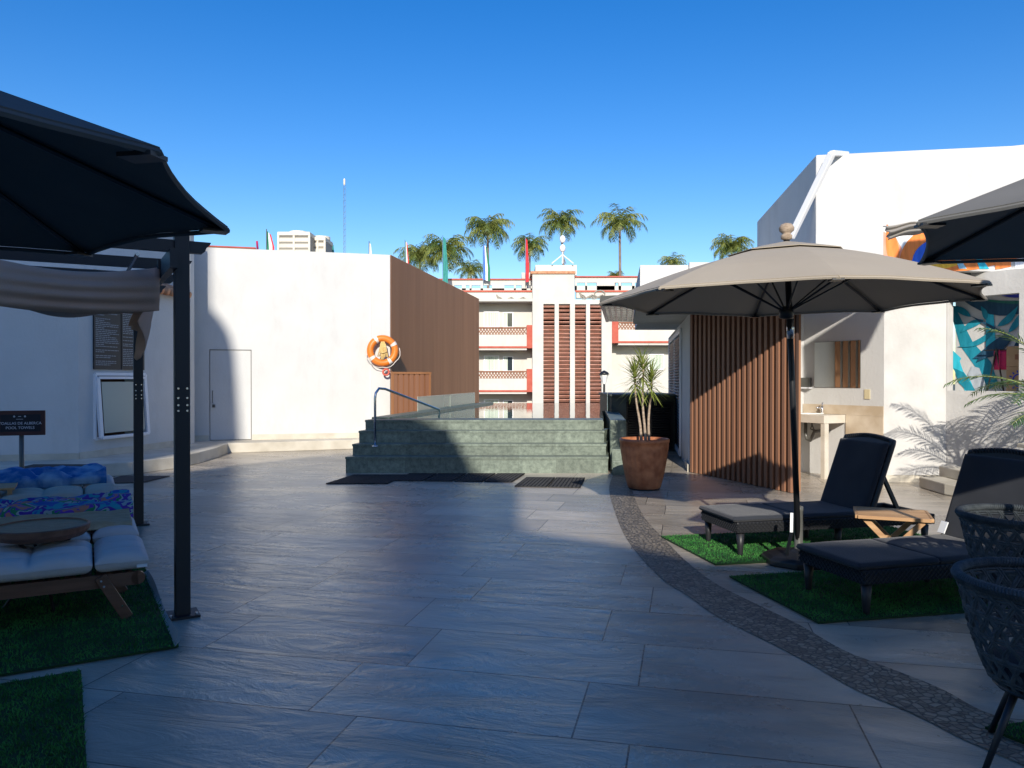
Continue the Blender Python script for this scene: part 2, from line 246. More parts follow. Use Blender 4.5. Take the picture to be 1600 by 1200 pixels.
# ---------------- helpers ----------------
def P(px, py, d):              # the real point at depth d seen at a pixel of the photo (measured positions)
    return Vector(((px-800)/F*d, d, 1.5 + (HZ-py)/F*d))
def G(px, py, z=0.0):          # the real point at height z seen at a pixel
    d = (1.5-z)*F/(py-HZ); return Vector(((px-800)/F*d, d, z))
class MB:
    def __init__(s): s.v = []; s.f = []; s.mi = []; s.cur = 0
    def add(s, vs, fs):
        o = len(s.v); s.v += [tuple(v) for v in vs]; s.f += [tuple(i+o for i in f) for f in fs]; s.mi += [s.cur]*len(fs); return s
    def box(s, c, size, rz=0.0, rot=None, off=(0,0,0)):
        hx, hy, hz = size[0]/2, size[1]/2, size[2]/2
        m = rot if rot is not None else Matrix.Rotation(rz, 3, 'Z')
        vs = [Vector(c) + m @ Vector((x*hx, y*hy, z*hz)) for x in (-1,1) for y in (-1,1) for z in (-1,1)]
        return s.add(vs, [(0,1,3,2),(4,6,7,5),(0,4,5,1),(2,3,7,6),(0,2,6,4),(1,5,7,3)])
    def bbox(s, x0, x1, y0, y1, z0, z1): return s.box(((x0+x1)/2,(y0+y1)/2,(z0+z1)/2), (abs(x1-x0),abs(y1-y0),abs(z1-z0)))
    def prism(s, poly, z0, z1):
        n = len(poly); a = sum(poly[i][0]*poly[(i+1)%n][1]-poly[(i+1)%n][0]*poly[i][1] for i in range(n))
        if a < 0: poly = poly[::-1]
        vs = [(p[0],p[1],z0) for p in poly] + [(p[0],p[1],z1) for p in poly]
        return s.add(vs, [tuple(range(n))[::-1], tuple(range(n,2*n))] + [(i,(i+1)%n,(i+1)%n+n,i+n) for i in range(n)])
    def wall(s, p0, p1, z0, z1, th):       # vertical slab whose face line is p0-p1; thickness th to the left of p0->p1 (negative: right)
        a, b = Vector(p0[:2]), Vector(p1[:2]); d = (b-a).normalized(); n = Vector((-d.y, d.x))*th
        return s.prism([a, b, b+n, a+n], z0, z1)
    def beam(s, p0, p1, wdt, hgt):
        p0, p1 = Vector(p0), Vector(p1); d = p1-p0; q = d.to_track_quat('Y', 'Z').to_matrix()
        return s.box((p0+p1)/2, (wdt, d.length, hgt), rot=q)
    def tube(s, pts, r, n=8, cap=True):
        pts = [Vector(p) for p in pts]; rs = r if isinstance(r, (list, tuple)) else [r]*len(pts)
        vs = []; fs = []; up = Vector((0.13,0.21,1)).normalized(); prev = None
        for i, p in enumerate(pts):
            t = (pts[min(i+1,len(pts)-1)]-pts[max(i-1,0)]).normalized()
            if prev is None:
                a = t.cross(up); a = a if a.length > 1e-3 else t.cross(Vector((1,0,0)))
            else: a = prev - t*prev.dot(t)
            a.normalize(); prev = a; b = t.cross(a)
            for k in range(n):
                an = 2*math.pi*k/n; vs.append(p + (a*math.cos(an)+b*math.sin(an))*rs[i])
        for i in range(len(pts)-1):
            for k in range(n): fs.append((i*n+k, i*n+(k+1)%n, (i+1)*n+(k+1)%n, (i+1)*n+k))
        if cap: fs += [tuple(range(n))[::-1], tuple(range((len(pts)-1)*n, len(pts)*n))]
        return s.add(vs, fs)
    def lathe(s, prof, c=(0,0,0), n=24, sx=1, sy=1, ph=0, cap=True):
        vs = []; fs = []
        for (r, z) in prof:
            for k in range(n): a = 2*math.pi*k/n+ph; vs.append((c[0]+r*math.cos(a)*sx, c[1]+r*math.sin(a)*sy, c[2]+z))
        for i in range(len(prof)-1):
            for k in range(n): fs.append((i*n+k, i*n+(k+1)%n, (i+1)*n+(k+1)%n, (i+1)*n+k))
        if cap: fs += [tuple(range(n))[::-1], tuple(range((len(prof)-1)*n, len(prof)*n))]
        return s.add(vs, fs)
    def grid(s, fn, nu, nv, closed_u=False):
        vs = [fn(i/(nu if closed_u else nu-1), j/(nv-1)) for j in range(nv) for i in range(nu)]; fs = []
        for j in range(nv-1):
            for i in range(nu if closed_u else nu-1): fs.append((j*nu+i, j*nu+(i+1)%nu, (j+1)*nu+(i+1)%nu, (j+1)*nu+i))
        return s.add(vs, fs)
    def build(s, name, m, parent=None, smooth=False, bevel=0, solid=0, world=False, subsurf=0):
        me = bpy.data.meshes.new(name); vs = s.v
        if world and parent is not None:
            root = parent
            while root.parent is not None: root = root.parent
            o0 = Vector(root.location); vs = [tuple(Vector(v)-o0) for v in vs]
        me.from_pydata(vs, [], s.f)
        ms = m if isinstance(m, (list, tuple)) else [m]
        for k in ms: me.materials.append(M[k])
        if len(ms) > 1: me.polygons.foreach_set('material_index', s.mi)
        if smooth: me.polygons.foreach_set('use_smooth', [True]*len(me.polygons))
        me.update(); o = bpy.data.objects.new(name, me); COL.objects.link(o)
        if parent is not None: o.parent = parent
        if solid: q = o.modifiers.new('Solidify', 'SOLIDIFY'); q.thickness = solid; q.offset = 0
        if bevel: q = o.modifiers.new('Bevel', 'BEVEL'); q.width = bevel; q.segments = 2; q.limit_method = 'ANGLE'
        if subsurf: q = o.modifiers.new('Subdivision', 'SUBSURF'); q.levels = subsurf; q.render_levels = subsurf
        return o
def tag(o, label=None, cat=None, group=None, kind=None):
    for k, v in (('label', label), ('category', cat), ('group', group), ('kind', kind)):
        if v: o[k] = v
    return o
def thing(name, label, cat, loc=(0,0,0), rz=0.0, group=None):
    o = bpy.data.objects.new(name, None); COL.objects.link(o); o.location = loc; o.rotation_euler = (0,0,rz); o.empty_display_size = 0.2
    return tag(o, label, cat, group)
def struct(o): o['kind'] = 'structure'; return o
def copy_tree(o, parent=None):
    c = o.copy(); COL.objects.link(c); c.parent = parent
    for ch in [x for x in COL.objects if x.parent == o]: copy_tree(ch, c)
    return c
def text_mesh(txt, size, mb, origin, ux, uy, un, extrude=0.001, align='CENTER'):
    cu = bpy.data.curves.new('t', 'FONT'); cu.body = txt; cu.size = size; cu.align_x = align; cu.extrude = extrude
    ob = bpy.data.objects.new('t', cu); COL.objects.link(ob)
    dg = bpy.context.evaluated_depsgraph_get(); me = ob.evaluated_get(dg).to_mesh()
    vs = [Vector(origin)+Vector(ux)*v.co.x+Vector(uy)*v.co.y+Vector(un)*v.co.z for v in me.vertices]
    mb.add(vs, [tuple(p.vertices) for p in me.polygons])
    ob.evaluated_get(dg).to_mesh_clear(); bpy.data.objects.remove(ob); bpy.data.curves.remove(cu)

# ================= SETTING =================
b = MB(); b.add([(-1500,-1500,-9),(1500,-1500,-9),(1500,1500,-9),(-1500,1500,-9)], [(0,1,2,3)]); struct(b.build('ground', 'distant_ground'))
b = MB(); b.bbox(-14, 14, -11.5, 24.5, -1.0, 0.0); struct(b.build('terrace_deck', 'deck_tile'))
# curved pebble strip
Lp = [(958,742),(952,766),(966,814),(987,854),(1031,902),(1075,932),(1119,963),(1206,1007),(1272,1042),(1337,1079),(1425,1116),(1512,1160),(1582,1190),(1700,1245)]
Rp = [(990,742),(987,762),(1005,806),(1044,849),(1075,880),(1119,913),(1184,946),(1250,978),(1316,1016),(1381,1042),(1469,1077),(1534,1112),(1600,1134),(1720,1180)]
b = MB(); vs = []
def crv(pts, n=6):
    g = [G(*p) for p in pts]; out = []
    for i in range(len(g)-1):
        p0, p1, p2, p3 = g[max(i-1,0)], g[i], g[i+1], g[min(i+2,len(g)-1)]
        for k in range(n):
            t = k/n; out.append(0.5*((2*p1)+(p2-p0)*t+(2*p0-5*p1+4*p2-p3)*t*t+(3*p1-p0-3*p2+p3)*t**3))
    return out+[g[-1]]
cl, cr = crv(Lp), crv(Rp)
for a, c in zip(cl, cr):
    for p in (a, c): vs.append((p.x, p.y, 0.004))
b.add(vs, [(2*i, 2*i+1, 2*i+3, 2*i+2) for i in range(len(cl)-1)]); struct(b.build('pebble_path', 'pebbles'))
# raised stone kerb platform along the left building and the big white wall
KL = [(-9.0,10.9),(-7.5,11.0),(-6.6,11.4),(-5.95,12.0),(-5.62,12.8),(-5.55,13.6),(-5.6,14.6),(-5.74,15.5),(-5.1,15.75),(-3.2,16.5),(-2.72,16.75),(-2.72,17.3),(-12,17.3),(-12,10.9)]
b = MB(); b.prism(KL, 0.0, 0.20); struct(b.build('platform', 'sandstone', bevel=0.012))
# ================= LEFT BUILDING =================
lb = thing('reception_building', 'shaded white building on the left with angled corner and clay roof tiles', 'building', (-7,13,0))
A0, A1, A2 = (-7.0,12.4), (-6.42,15.3), (-12.5,11.0)
n1 = (Vector(A1)-Vector(A0)).normalized()          # along the window facet
# window facet: left strip, under and over the opening; opening from t=0.38 to 1.75
def fac(t): t = 1.188*t-0.004; return (A0[0]+n1.x*t, A0[1]+n1.y*t)
b = MB()
b.wall(A0, fac(0.30), 0.2, 3.15, 0.25); b.wall(fac(0.30), fac(1.35), 0.2, 0.50, 0.25); b.wall(fac(0.30), fac(1.35), 1.58, 3.15, 0.25); b.wall(fac(1.35), A1, 0.2, 3.15, 0.25)
b.wall(A2, A0, 0.2, 3.15, 0.25)
b.build('wall', 'stucco', lb, world=True)
b = MB(); b.prism([A0, A1, (-12.5,15.3), (-12.6,11.2)], 3.15, 3.2); b.build('roof_slab', 'stucco', lb, world=True)
b = MB(); b.bbox(-12.5, -6.41, 15.31, 15.5, 0.2, 4.45); b.bbox(-12.5, -7.3, 15.5, 16.9, 0.2, 4.45); b.build('upper_wall', 'stucco', lb, world=True)
b = MB(); b.wall((-12.5,10.99), (-6.995,12.385), 0.2, 0.30, -0.015); b.wall((A0[0]+0.0,A0[1]), A1, 0.2, 0.31, -0.018); b.build('skirting', 'sandstone', lb, world=True)
b = MB(); b.wall(fac(0.30), fac(1.35), 0.5, 1.58, 0.02)
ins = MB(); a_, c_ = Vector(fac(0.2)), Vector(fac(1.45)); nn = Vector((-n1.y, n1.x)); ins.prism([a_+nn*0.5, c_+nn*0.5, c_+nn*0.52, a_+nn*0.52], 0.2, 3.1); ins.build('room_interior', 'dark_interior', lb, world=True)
# clay tile eave
for k in range(1):
    b = MB()
    for i in range(12):
        t0 = 0.75 + i*0.14
        p = Vector(fac(t0)); c = Vector((-n1.y, n1.x)); 
        b.tube([(p.x-c.x*0.16, p.y-c.y*0.16, 3.13), (p.x+c.x*0.45, p.y+c.y*0.45, 3.34)], 0.075, 8)
    b.build('roof_tiles', 'clay_tile', lb, smooth=True, world=True)
# tilted frosted window
wn = Vector((n1.y, -n1.x))   # outward normal
def fp(t, z, o=0.0):
    t = 1.188*t-0.004; return Vector((A0[0]+n1.x*t+wn.x*o, A0[1]+n1.y*t+wn.y*o, z))
win = MB(); q = [fp(0.33,1.52,0.03), fp(1.32,1.52,0.03), fp(1.32,0.52,0.10), fp(0.33,0.52,0.10)]
fr = MB()
for i in range(4): fr.beam(q[i], q[(i+1)%4], 0.07, 0.045)
wo = fr.build('window', 'white_paint', lb, world=True)
win.add([q[0]*0.93+q[2]*0.07, q[1]*0.93+q[3]*0.07, q[2]*0.93+q[0]*0.07, q[3]*0.93+q[1]*0.07], [(0,1,2,3)]); win.build('pane', 'frosted_glass', wo, world=True, solid=0.008)
fx = MB()
q2 = [fp(0.30,1.58,0.01), fp(1.35,1.58,0.01), fp(1.35,0.50,0.01), fp(0.30,0.50,0.01)]
for i in range(4): fx.beam(q2[i], q2[(i+1)%4], 0.05, 0.05)
fx.build('sill_frame', 'white_paint', lb, world=True)
# rules board
rb = thing('rules_board', 'tall dark notice board with rows of small pale text on shaded white wall', 'notice board', fp(0.75,2.2,0.02))
b = MB()
for (t0,t1) in ((0.27,0.80),(0.82,1.32)):
    b.add([fp(t0,1.66,0.03),fp(t1,1.66,0.03),fp(t1,3.05,0.03),fp(t0,3.05,0.03),fp(t0,1.66,0.004),fp(t1,1.66,0.004),fp(t1,3.05,0.004),fp(t0,3.05,0.004)], [(0,1,2,3),(7,6,5,4),(0,4,5,1),(1,5,6,2),(2,6,7,3),(3,7,4,0)])
b.build('panel', 'board_dark', rb, world=True)
b = MB()
for (t0,t1) in ((0.27,0.80),(0.82,1.32)):
    z = 3.0
    while z > 1.70:
        ln = random.choice((0.95,0.9,0.97,0.6,0.35,0.85))*(t1-t0-0.05)
        if random.random() < 0.88:
            x = t0+0.025; e = t0+0.025+ln
            while x < e:
                wl = min(random.uniform(0.02,0.075), e-x); b.add([fp(x,z,0.032),fp(x+wl,z,0.032),fp(x+wl,z+0.013,0.032),fp(x,z+0.013,0.032)], [(0,1,2,3)]); x += wl+0.009
        z -= 0.031
b.build('lettering', 'board_text', rb, world=True)
# ================= BIG WHITE WALL + BROWN SLATTED WALL =================
W0, W1, W2 = Vector((-6.7,16.05)), Vector((-2.71,17.1)), Vector((-1.15,26.5))
ww = thing('white_wall', 'tall sunlit white rendered wall with flush door behind the pool steps', 'wall', (-4.5,16.6,0))
dd = (W1-W0).normalized()
def wp(px):   # distance along the wall seen at pixel column px
    k = (px-800)/F; return (k*W0.y-W0.x)/(dd.x-k*dd.y)
def wpt(t, z=0, o=0.0): return Vector((W0.x+dd.x*t+dd.y*o, W0.y+dd.y*t-dd.x*o, z))
L = (W1-W0).length; tj = wp(580)
b = MB()
b.wall(wpt(-2.0), wpt(wp(327)), 0.0, 4.27, 0.35); b.wall(wpt(wp(327)), wpt(wp(393)), 2.12, 4.265, 0.35); b.wall(wpt(wp(393)), wpt(tj), 0.0, 4.26, 0.35)
b.build('wall', 'stucco', ww, world=True)
b = MB(); b.wall(wpt(tj,0,0.035), wpt(L,0,0.035), 0.0, 4.255, 0.385); b.build('end_pier', 'stucco', ww, world=True, bevel=0.015)
b = MB(); b.wall(wpt(wp(393)+0.01,0,0.02), wpt(tj,0,0.02), 0.2, 0.315, 0.02); b.wall(wpt(-0.2,0,0.02), wpt(wp(327)-0.01,0,0.02), 0.2, 0.315, 0.02); b.wall(wpt(tj,0,0.055), wpt(L,0,0.055), 0.2, 0.315, 0.02); b.build('skirting', 'sandstone', ww, world=True)
t0, t1 = wp(327)+0.016, wp(393)-0.016
b = MB(); b.wall(wpt(t0,0,-0.025), wpt(t1,0,-0.025), 0.215, 2.104, 0.03); dr = b.build('door', 'stucco', ww, world=True)
b = MB(); b.wall(wpt(t0-0.012,0,-0.06), wpt(t1+0.012,0,-0.06), 0.2, 2.12, 0.04); b.build('door_frame', 'hvac_fin', ww, world=True)
b = MB(); pz = wpt(t0+0.07, 0.93, 0.0); b.box(pz, (0.05,0.03,0.06)); b.tube([wpt(t0+0.05,1.0,-0.01), wpt(t0+0.05,1.0,0.04), wpt(t0+0.05,1.25,0.04), wpt(t0+0.05,1.25,-0.01)], 0.008, 6); b.build('handle', 'plastic_grey', dr, world=True)
b = MB(); b.wall(wpt(-1.0,0,0.02), wpt(wp(400),0,0.02), 4.27, 4.30, 0.3); b.build('red_cap', 'red_paint', ww, world=True)
bw = thing('slatted_screen_wall', 'long brown slat-clad wall receding beside the pool', 'wall', (W1.x,W1.y,0))
d2 = (W2-W1).normalized(); L2 = (W2-W1).length; nr = Vector((d2.y,-d2.x))
b = MB(); b.wall(W1+d2*0.36+nr*-0.02, W2+nr*-0.02, 0.0, 4.25, 0.3); b.build('backing', 'slat_brown_dark', bw, world=True)
b = MB(); t = 0.02
while t < L2:
    p = W1+d2*(t+0.035); b.box((p.x-nr.x*0.01,p.y-nr.y*0.01,2.13), (0.062,0.05,4.26), rz=math.atan2(d2.y,d2.x)); t += 0.085
b.build('slats', 'slat_brown', bw, world=True)
b = MB(); b.bbox(W1.x, W1.x+0.01, W1.y+0.02, W1.y+0.05, 0.0, 4.24)
# small slatted gate in front of the brown wall
gt = thing('pool_gate', 'low light brown slatted gate panel beside the brown wall', 'gate', (-2.6,16.9,0.2))
g0, g1 = P(613,640,16.6), P(671,640,17.2)
z0g, z1g = 0.3, 1.5+10*16.8/F
gd = (g1-g0); gd.z = 0; gl = gd.length; gd.normalize(); ga = math.atan2(gd.y, gd.x)
b = MB(); nsl = 7
for i in range(nsl):
    p = g0+gd*(gl*(i+0.5)/nsl); b.box((p.x,p.y,(z0g+z1g)/2), (gl/nsl*0.72,0.04,z1g-z0g-0.06), rz=ga)
b.build('slats', 'slat_light', gt, world=True)
b = MB(); p = (g0+g1)/2; b.box((p.x+0.02*gd.y,p.y+0.04,(z0g+z1g)/2), (gl,0.02,z1g-z0g-0.07), rz=ga); b.build('backing', 'slat_brown', gt, world=True)
b = MB(); b.box((p.x,p.y,z1g-0.01), (gl+0.06,0.07,0.045), rz=ga)
for q in (g0, g1): b.box((q.x,q.y,(z0g+z1g)/2-0.02), (0.045,0.065,z1g-z0g-0.03), rz=ga)
b.build('frame', 'slat_brown', gt, world=True)
# life ring
lr = thing('life_ring', 'orange life ring with pale bands and looped rope hung on the white wall', 'life ring', P(598,548,16.88))
c0 = Vector((0,0,0)); rx = 0.275; 
def torus(mb, c, Rr, r, ax, ay, an, a0=0, a1=2*math.pi, nu=40, nv=10):
    def fn(u, v):
        a = a0+(a1-a0)*u; q = 2*math.pi*v; return Vector(c)+(ax*math.cos(a)+ay*math.sin(a))*(Rr+r*math.cos(q))+an*(r*math.sin(q))
    mb.grid(fn, nu, nv+1)
ax, ay, an = Vector((dd.x,dd.y,0)), Vector((0,0,1)), Vector((dd.y,-dd.x,0))
b = MB(); torus(b, c0, 0.27, 0.075, ax, ay, an); ring = b.build('ring', 'orange_plastic', lr, smooth=True)
for a in (0.55, 2.1, 3.75, 5.3):
    b = MB(); torus(b, c0, 0.27, 0.078, ax, ay, an, a-0.12, a+0.12, 6); b.build('band', 'reflective_tape', ring, smooth=True)
b = MB()
for k in range(7):
    o = (k-3)*0.022; zz = random.uniform(-0.20,-0.12)
    b.tube([ax*(o*0.4)+an*0.02+ay*0.22, ax*(o)+an*(0.06+0.01*(k%2))+ay*0.05, ax*(o*1.7)+an*0.07+ay*(zz), ax*(o*1.2+0.02)+an*0.06+ay*(zz+0.03), ax*(o*0.8)+an*0.05+ay*0.15], 0.011, 6)
b.tube([ax*-0.08+an*0.08+ay*-0.03, ax*0.0+an*0.1+ay*-0.05, ax*0.09+an*0.08+ay*-0.02], 0.013, 6)
b.build('rope', 'rope_yellow', lr, smooth=True)
b = MB(); pts = []
for k in range(17):
    a = R(170)+R(200)*k/16; rr = 0.36+0.03*abs(math.sin(k*0.8)); pts.append(ax*math.cos(a)*rr+ay*(math.sin(a)*rr)+an*0.03)
b.tube(pts, 0.008, 6); b.build('grab_line', 'reflective_tape', lr, smooth=True)
b = MB(); torus(b, ax*0.07+ay*-0.47+an*0.02, 0.065, 0.022, ax, ay, an, nu=24); b.build('float', 'red_plastic', lr, smooth=True)
b = MB(); b.tube([an*0.02+ay*0.24, an*-0.16+ay*0.24], 0.02, 8); b.build('hook', 'steel', lr)

# ================= POOL =================
pool = thing('raised_pool', 'raised green stone pool with four wide steps and an overflowing far edge', 'pool', (-0.5,12.2,0))
lv = [(12.2,0.0,0.262),(12.5,0.262,0.44),(12.8,0.44,0.635),(13.1,0.635,0.80)]
lx = [-2.643,-2.594,-2.549,-2.50]; rx_ = [1.525,1.53,1.535,1.54]
st = (21.5-13.1); slp = 1.55/8.4
for i, (y0, za, zb) in enumerate(lv):
    b = MB(); yb = 12.2+0.3*(i+1)+ (0.3 if i == 3 else 0.0)
    b.prism([(lx[i],y0),(rx_[i],y0),(rx_[i]+(yb-y0)*0.12,yb),(lx[i]+(yb-y0)*slp,yb)], za if i else 0.0, zb-0.035); sp = b.build('step', 'green_stone', pool, world=True)
    b = MB(); b.prism([(lx[i]-0.008,y0-0.012),(rx_[i]+0.008,y0-0.012),(rx_[i]+(yb-y0)*0.12,yb-0.001),(lx[i]+(yb-y0)*slp-0.008,yb-0.001)], zb-0.035, zb); b.build('nosing', 'green_stone', sp, world=True)
    if i < 3:   # fill under the next riser
        b = MB(); b.prism([(lx[i]+0.3*slp,yb),(rx_[i]+0.036,yb),(rx_[i]+0.2,13.4),(lx[i]+(13.4-y0)*slp,13.4)], za, zb-0.002); b.build('core', 'green_stone', pool, world=True)
cl0, cl1 = Vector((-2.45,13.4)), Vector((-0.85,22.0)); cr0, cr1 = Vector((1.60,13.4)), Vector((2.62,22.6))
b = MB(); b.prism([cl0, cl0+Vector((0.32,0)), cl1+Vector((0.32,0)), cl1], 0.0, 0.835); b.build('left_coping', 'green_stone', pool, world=True, bevel=0.01)
b = MB(); b.prism([cr0+Vector((0,-0.9)), cr0+Vector((0.26,-0.9)), cr1+Vector((0.26,0)), cr1], 0.0, 0.83); b.build('right_coping', 'green_stone', pool, world=True, bevel=0.01)
b = MB(); b.prism([(-2.1,13.4),(1.6,13.4),(2.62,22.6),(-0.55,22.6)], -0.2, 0.76); b.build('basin', 'green_stone', pool, world=True)
b = MB(); vs = [(-2.13,13.38,0.790),(1.60,13.38,0.790),(2.62,22.6,0.790),(-0.53,22.6,0.790)]; b.add(vs, [(0,1,2,3)]); b.build('water', 'pool_water', pool, world=True)
b = MB(); b.prism([(1.56,12.0),(1.85,12.0),(1.85,13.4),(1.80,13.4)], 0.0, 0.40); b.prism([(1.57,11.95),(1.98,11.95),(1.98,13.3),(1.85,13.3)], 0.0, 0.22); b.build('side_ledge', 'green_stone', pool, world=True, bevel=0.01)
# deck between pool and brown wall
b = MB(); b.prism([(-2.7,16.2),(-1.95,16.2),(-0.85,22.0),(-1.9,22.2)], 0.0, 0.3); b.build('side_walk', 'sandstone', pool, world=True)
# handrail
hr = thing('handrail', 'bent stainless steel handrail on the left of the green pool steps', 'handrail', G(585,698,0.44))
h0 = G(586,698,0.44); top = P(586,610,h0.y)
pe = P(686,640,14.3)
pts = [h0, Vector((h0.x,h0.y,top.z-0.12)), Vector((h0.x+0.01,h0.y+0.01,top.z-0.04)), Vector((h0.x+0.05,h0.y+0.07,top.z+0.03)), Vector((h0.x+0.13,h0.y+0.18,top.z+0.02)), pe+Vector((-0.06,-0.1,0.03)), pe+Vector((0,0,-0.0)), pe+Vector((0.01,0.03,-0.06)), pe+Vector((-0.02,0.03,-0.2))]
b = MB(); b.tube(pts, 0.020, 12); b.build('rail', 'steel', hr, smooth=True, world=True)
b = MB(); b.lathe([(0.05,0),(0.05,0.012),(0.03,0.02)], h0, 16); b.build('base_flange', 'steel', hr, world=True, smooth=True)
# glass guard on the left coping
gg = thing('glass_guard', 'low clear glass guard on the left edge of the pool', 'glass panel', (-1.8,16,0.83))
def cpt(px, o=0.12):
    k = (px-800)/F; x0 = cl0.x+o; y0 = cl0.y; s_ = (cl1.x-cl0.x)/(cl1.y-cl0.y); y = (k*0+ (x0-s_*y0))/(k-s_); return Vector((k*y, y))
for a, c in ((653,703),(704,742)):
    b = MB(); b.wall(cpt(a), cpt(c), 0.836, 1.5-(30.0 if a == 653 else 25)*16/F if False else 1.13, 0.012); b.build('pane', 'clear_glass', gg, world=True)
b = MB(); b.wall(cpt(653), cpt(742), 1.13, 1.138, 0.014); b.build('edge_trim', 'marble_pale', gg, world=True)
g2 = thing('glass_guard', 'short glass guard at the right pool edge above the dark pump box', 'glass panel', (2.1,16.5,0.83))
b = MB(); b.wall((1.98,15.9),(2.12,17.0), 0.83, 1.20, 0.012); b.build('pane', 'clear_glass', g2, world=True)
b = MB(); b.tube([(1.98,15.9,0.83),(1.98,15.9,1.2)], 0.012, 6); b.build('clip_post', 'steel', g2, world=True)
# pump box behind the plant
pb = thing('pump_box', 'dark green stone box with black louvred doors behind the potted plant', 'equipment box', (2.7,16,0))
b = MB(); b.bbox(2.02, 2.32, 15.6, 17.6, 0, 1.14); b.bbox(2.32, 3.38, 15.9, 17.6, 0, 1.14); b.build('housing', 'dark_green_stone', pb, world=True)
b = MB(); b.bbox(1.99, 3.40, 15.55, 17.65, 1.142, 1.19); b.build('lid', 'dark_green_stone', pb, world=True, bevel=0.01)
for x0, x1 in ((2.34,2.82),(2.84,3.32)):
    b = MB(); b.bbox(x0, x1, 15.86, 15.895, 0.05, 1.03); dr = b.build('door', 'black_metal', pb, world=True)
    b = MB()
    for k in range(18): b.box(((x0+x1)/2, 15.85, 0.12+k*0.05), (x1-x0-0.1,0.03,0.02), rot=Matrix.Rotation(R(35),3,'X'))
    b.build('louvres', 'black_metal', dr, world=True)
b = MB(); b.lathe([(0.03,0),(0.03,0.03),(0.015,0.04)], (2.38,15.82,0.62), 12); b.build('knob', 'steel', pb, world=True)
# rubber drainage mats
def rubber_mat(c4, label, n, z=0.012, group='black drainage mats at the foot of the pool steps'):
    c = sum((Vector(p) for p in c4), Vector((0,0,0)))/4
    o = thing('rubber_mat', label, 'mat', (c.x,c.y,0), 0, group)
    b = MB(); p0, p1, p2, p3 = [Vector(p) for p in c4]       # near-left, near-right, far-right, far-left
    def q(u, v, zz): 
        a = p0.lerp(p1,u); e = p3.lerp(p2,u); r = a.lerp(e,v); return Vector((r.x,r.y,zz))
    zb = p0.z
    def bar(u0,u1,v0,v1):
        lo = [q(u0,v0,zb+0.005),q(u1,v0,zb+0.005),q(u1,v1,zb+0.005),q(u0,v1,zb+0.005)]; hi = [v+Vector((0,0,z)) for v in lo]
        b.add(lo+hi, [(3,2,1,0),(4,5,6,7),(0,1,5,4),(1,2,6,5),(2,3,7,6),(3,0,4,7)])
    wL = (p1-p0).length; hL = (p3-p0).length; nx = max(4,int(wL/0.055)); ny = max(3,int(hL/0.055))
    for i in range(nx+1): bar(i/nx*(1-0.35/nx), i/nx*(1-0.35/nx)+0.35/nx, 0, 1)
    for j in range(ny+1): bar(0, 1, j/ny*(1-0.4/ny), j/ny*(1-0.4/ny)+0.4/ny)
    b.build('grid', 'rubber', o, world=True)
    b = MB(); lo = [q(0.005,0.005,zb+0.004),q(0.995,0.005,zb+0.004),q(0.995,0.995,zb+0.004),q(0.005,0.995,zb+0.004)]; b.add(lo, [(0,1,2,3)]); b.build('base', 'rubber', o, world=True)
def seg(a, c, e, f, n, labs):
    for i in range(n):
        rubber_mat([a.lerp(c,i/n+0.009), a.lerp(c,(i+1)/n-0.009), f.lerp(e,(i+1)/n-0.009), f.lerp(e,i/n+0.009)], labs[i], 1)
seg(G(508,757), G(606,757), G(636,743), G(552,743), 2, ['black grid rubber mat furthest left below the shaded pool steps','second black grid mat from the left below the pool steps'])
seg(G(615,752), G(802,754), G(822,741), G(638,741), 4, ['third black grid mat from the left below the pool steps','middle black grid mat below the pool steps, left of the sunlit part','black grid mat crossed by the shadow edge below the pool steps','fifth black grid mat, between shadow edge and right mats'])
seg(G(803,761), G(908,763), G(915,748), G(822,747), 2, ['sunlit black grid mat second from the right below the pool steps','sunlit black grid mat furthest right, nearest the clay pot'])
def plain_mat(c4, label):
    c = sum((Vector(p) for p in c4), Vector((0,0,0)))/4; b = MB()
    lo = [Vector(p)+Vector((0,0,0.004)) for p in c4]; hi = [v+Vector((0,0,0.012)) for v in lo]
    b.add([v-c for v in lo+hi], [(3,2,1,0),(4,5,6,7),(0,1,5,4),(1,2,6,5),(2,3,7,6),(3,0,4,7)]); o = b.build('door_mat', 'rubber'); o.location = c; return tag(o, label, 'mat')
plain_mat([G(140,757),G(222,755),G(265,745),G(190,745)], 'dark mat on the paving at the foot of the left kerb')
plain_mat([G(2,738,0.2),G(100,736,0.2),G(152,727,0.2),G(52,727,0.2)], 'dark mat on the raised kerb behind the pool towels sign')

# ================= RIGHT BUILDING =================
rbld = thing('bath_building', 'white angular building on the right with tall block and recessed washroom', 'building', (4.5,12,0))
# tall block (upper facade) with soffit z 2.88
FB = [(4.07,10.3),(7.0,10.75),(9.5,10.5),(9.5,15),(4.78,15.0)]
b = MB(); b.prism(FB, 2.99, 4.50)
for k, zt_ in enumerate((4.50,4.76,4.9,4.9,4.5)): v_ = b.v[5+(k if True else 0)]
for k in range(5, 10):
    x_, y_, z_ = b.v[k]; b.v[k] = (x_, y_, 4.50+(0.26*(x_-4.07)/2.93 if y_ < 14 else 0.1*(x_-4.07)))
b.build('upper_block', 'stucco', rbld, world=True, bevel=0.02)
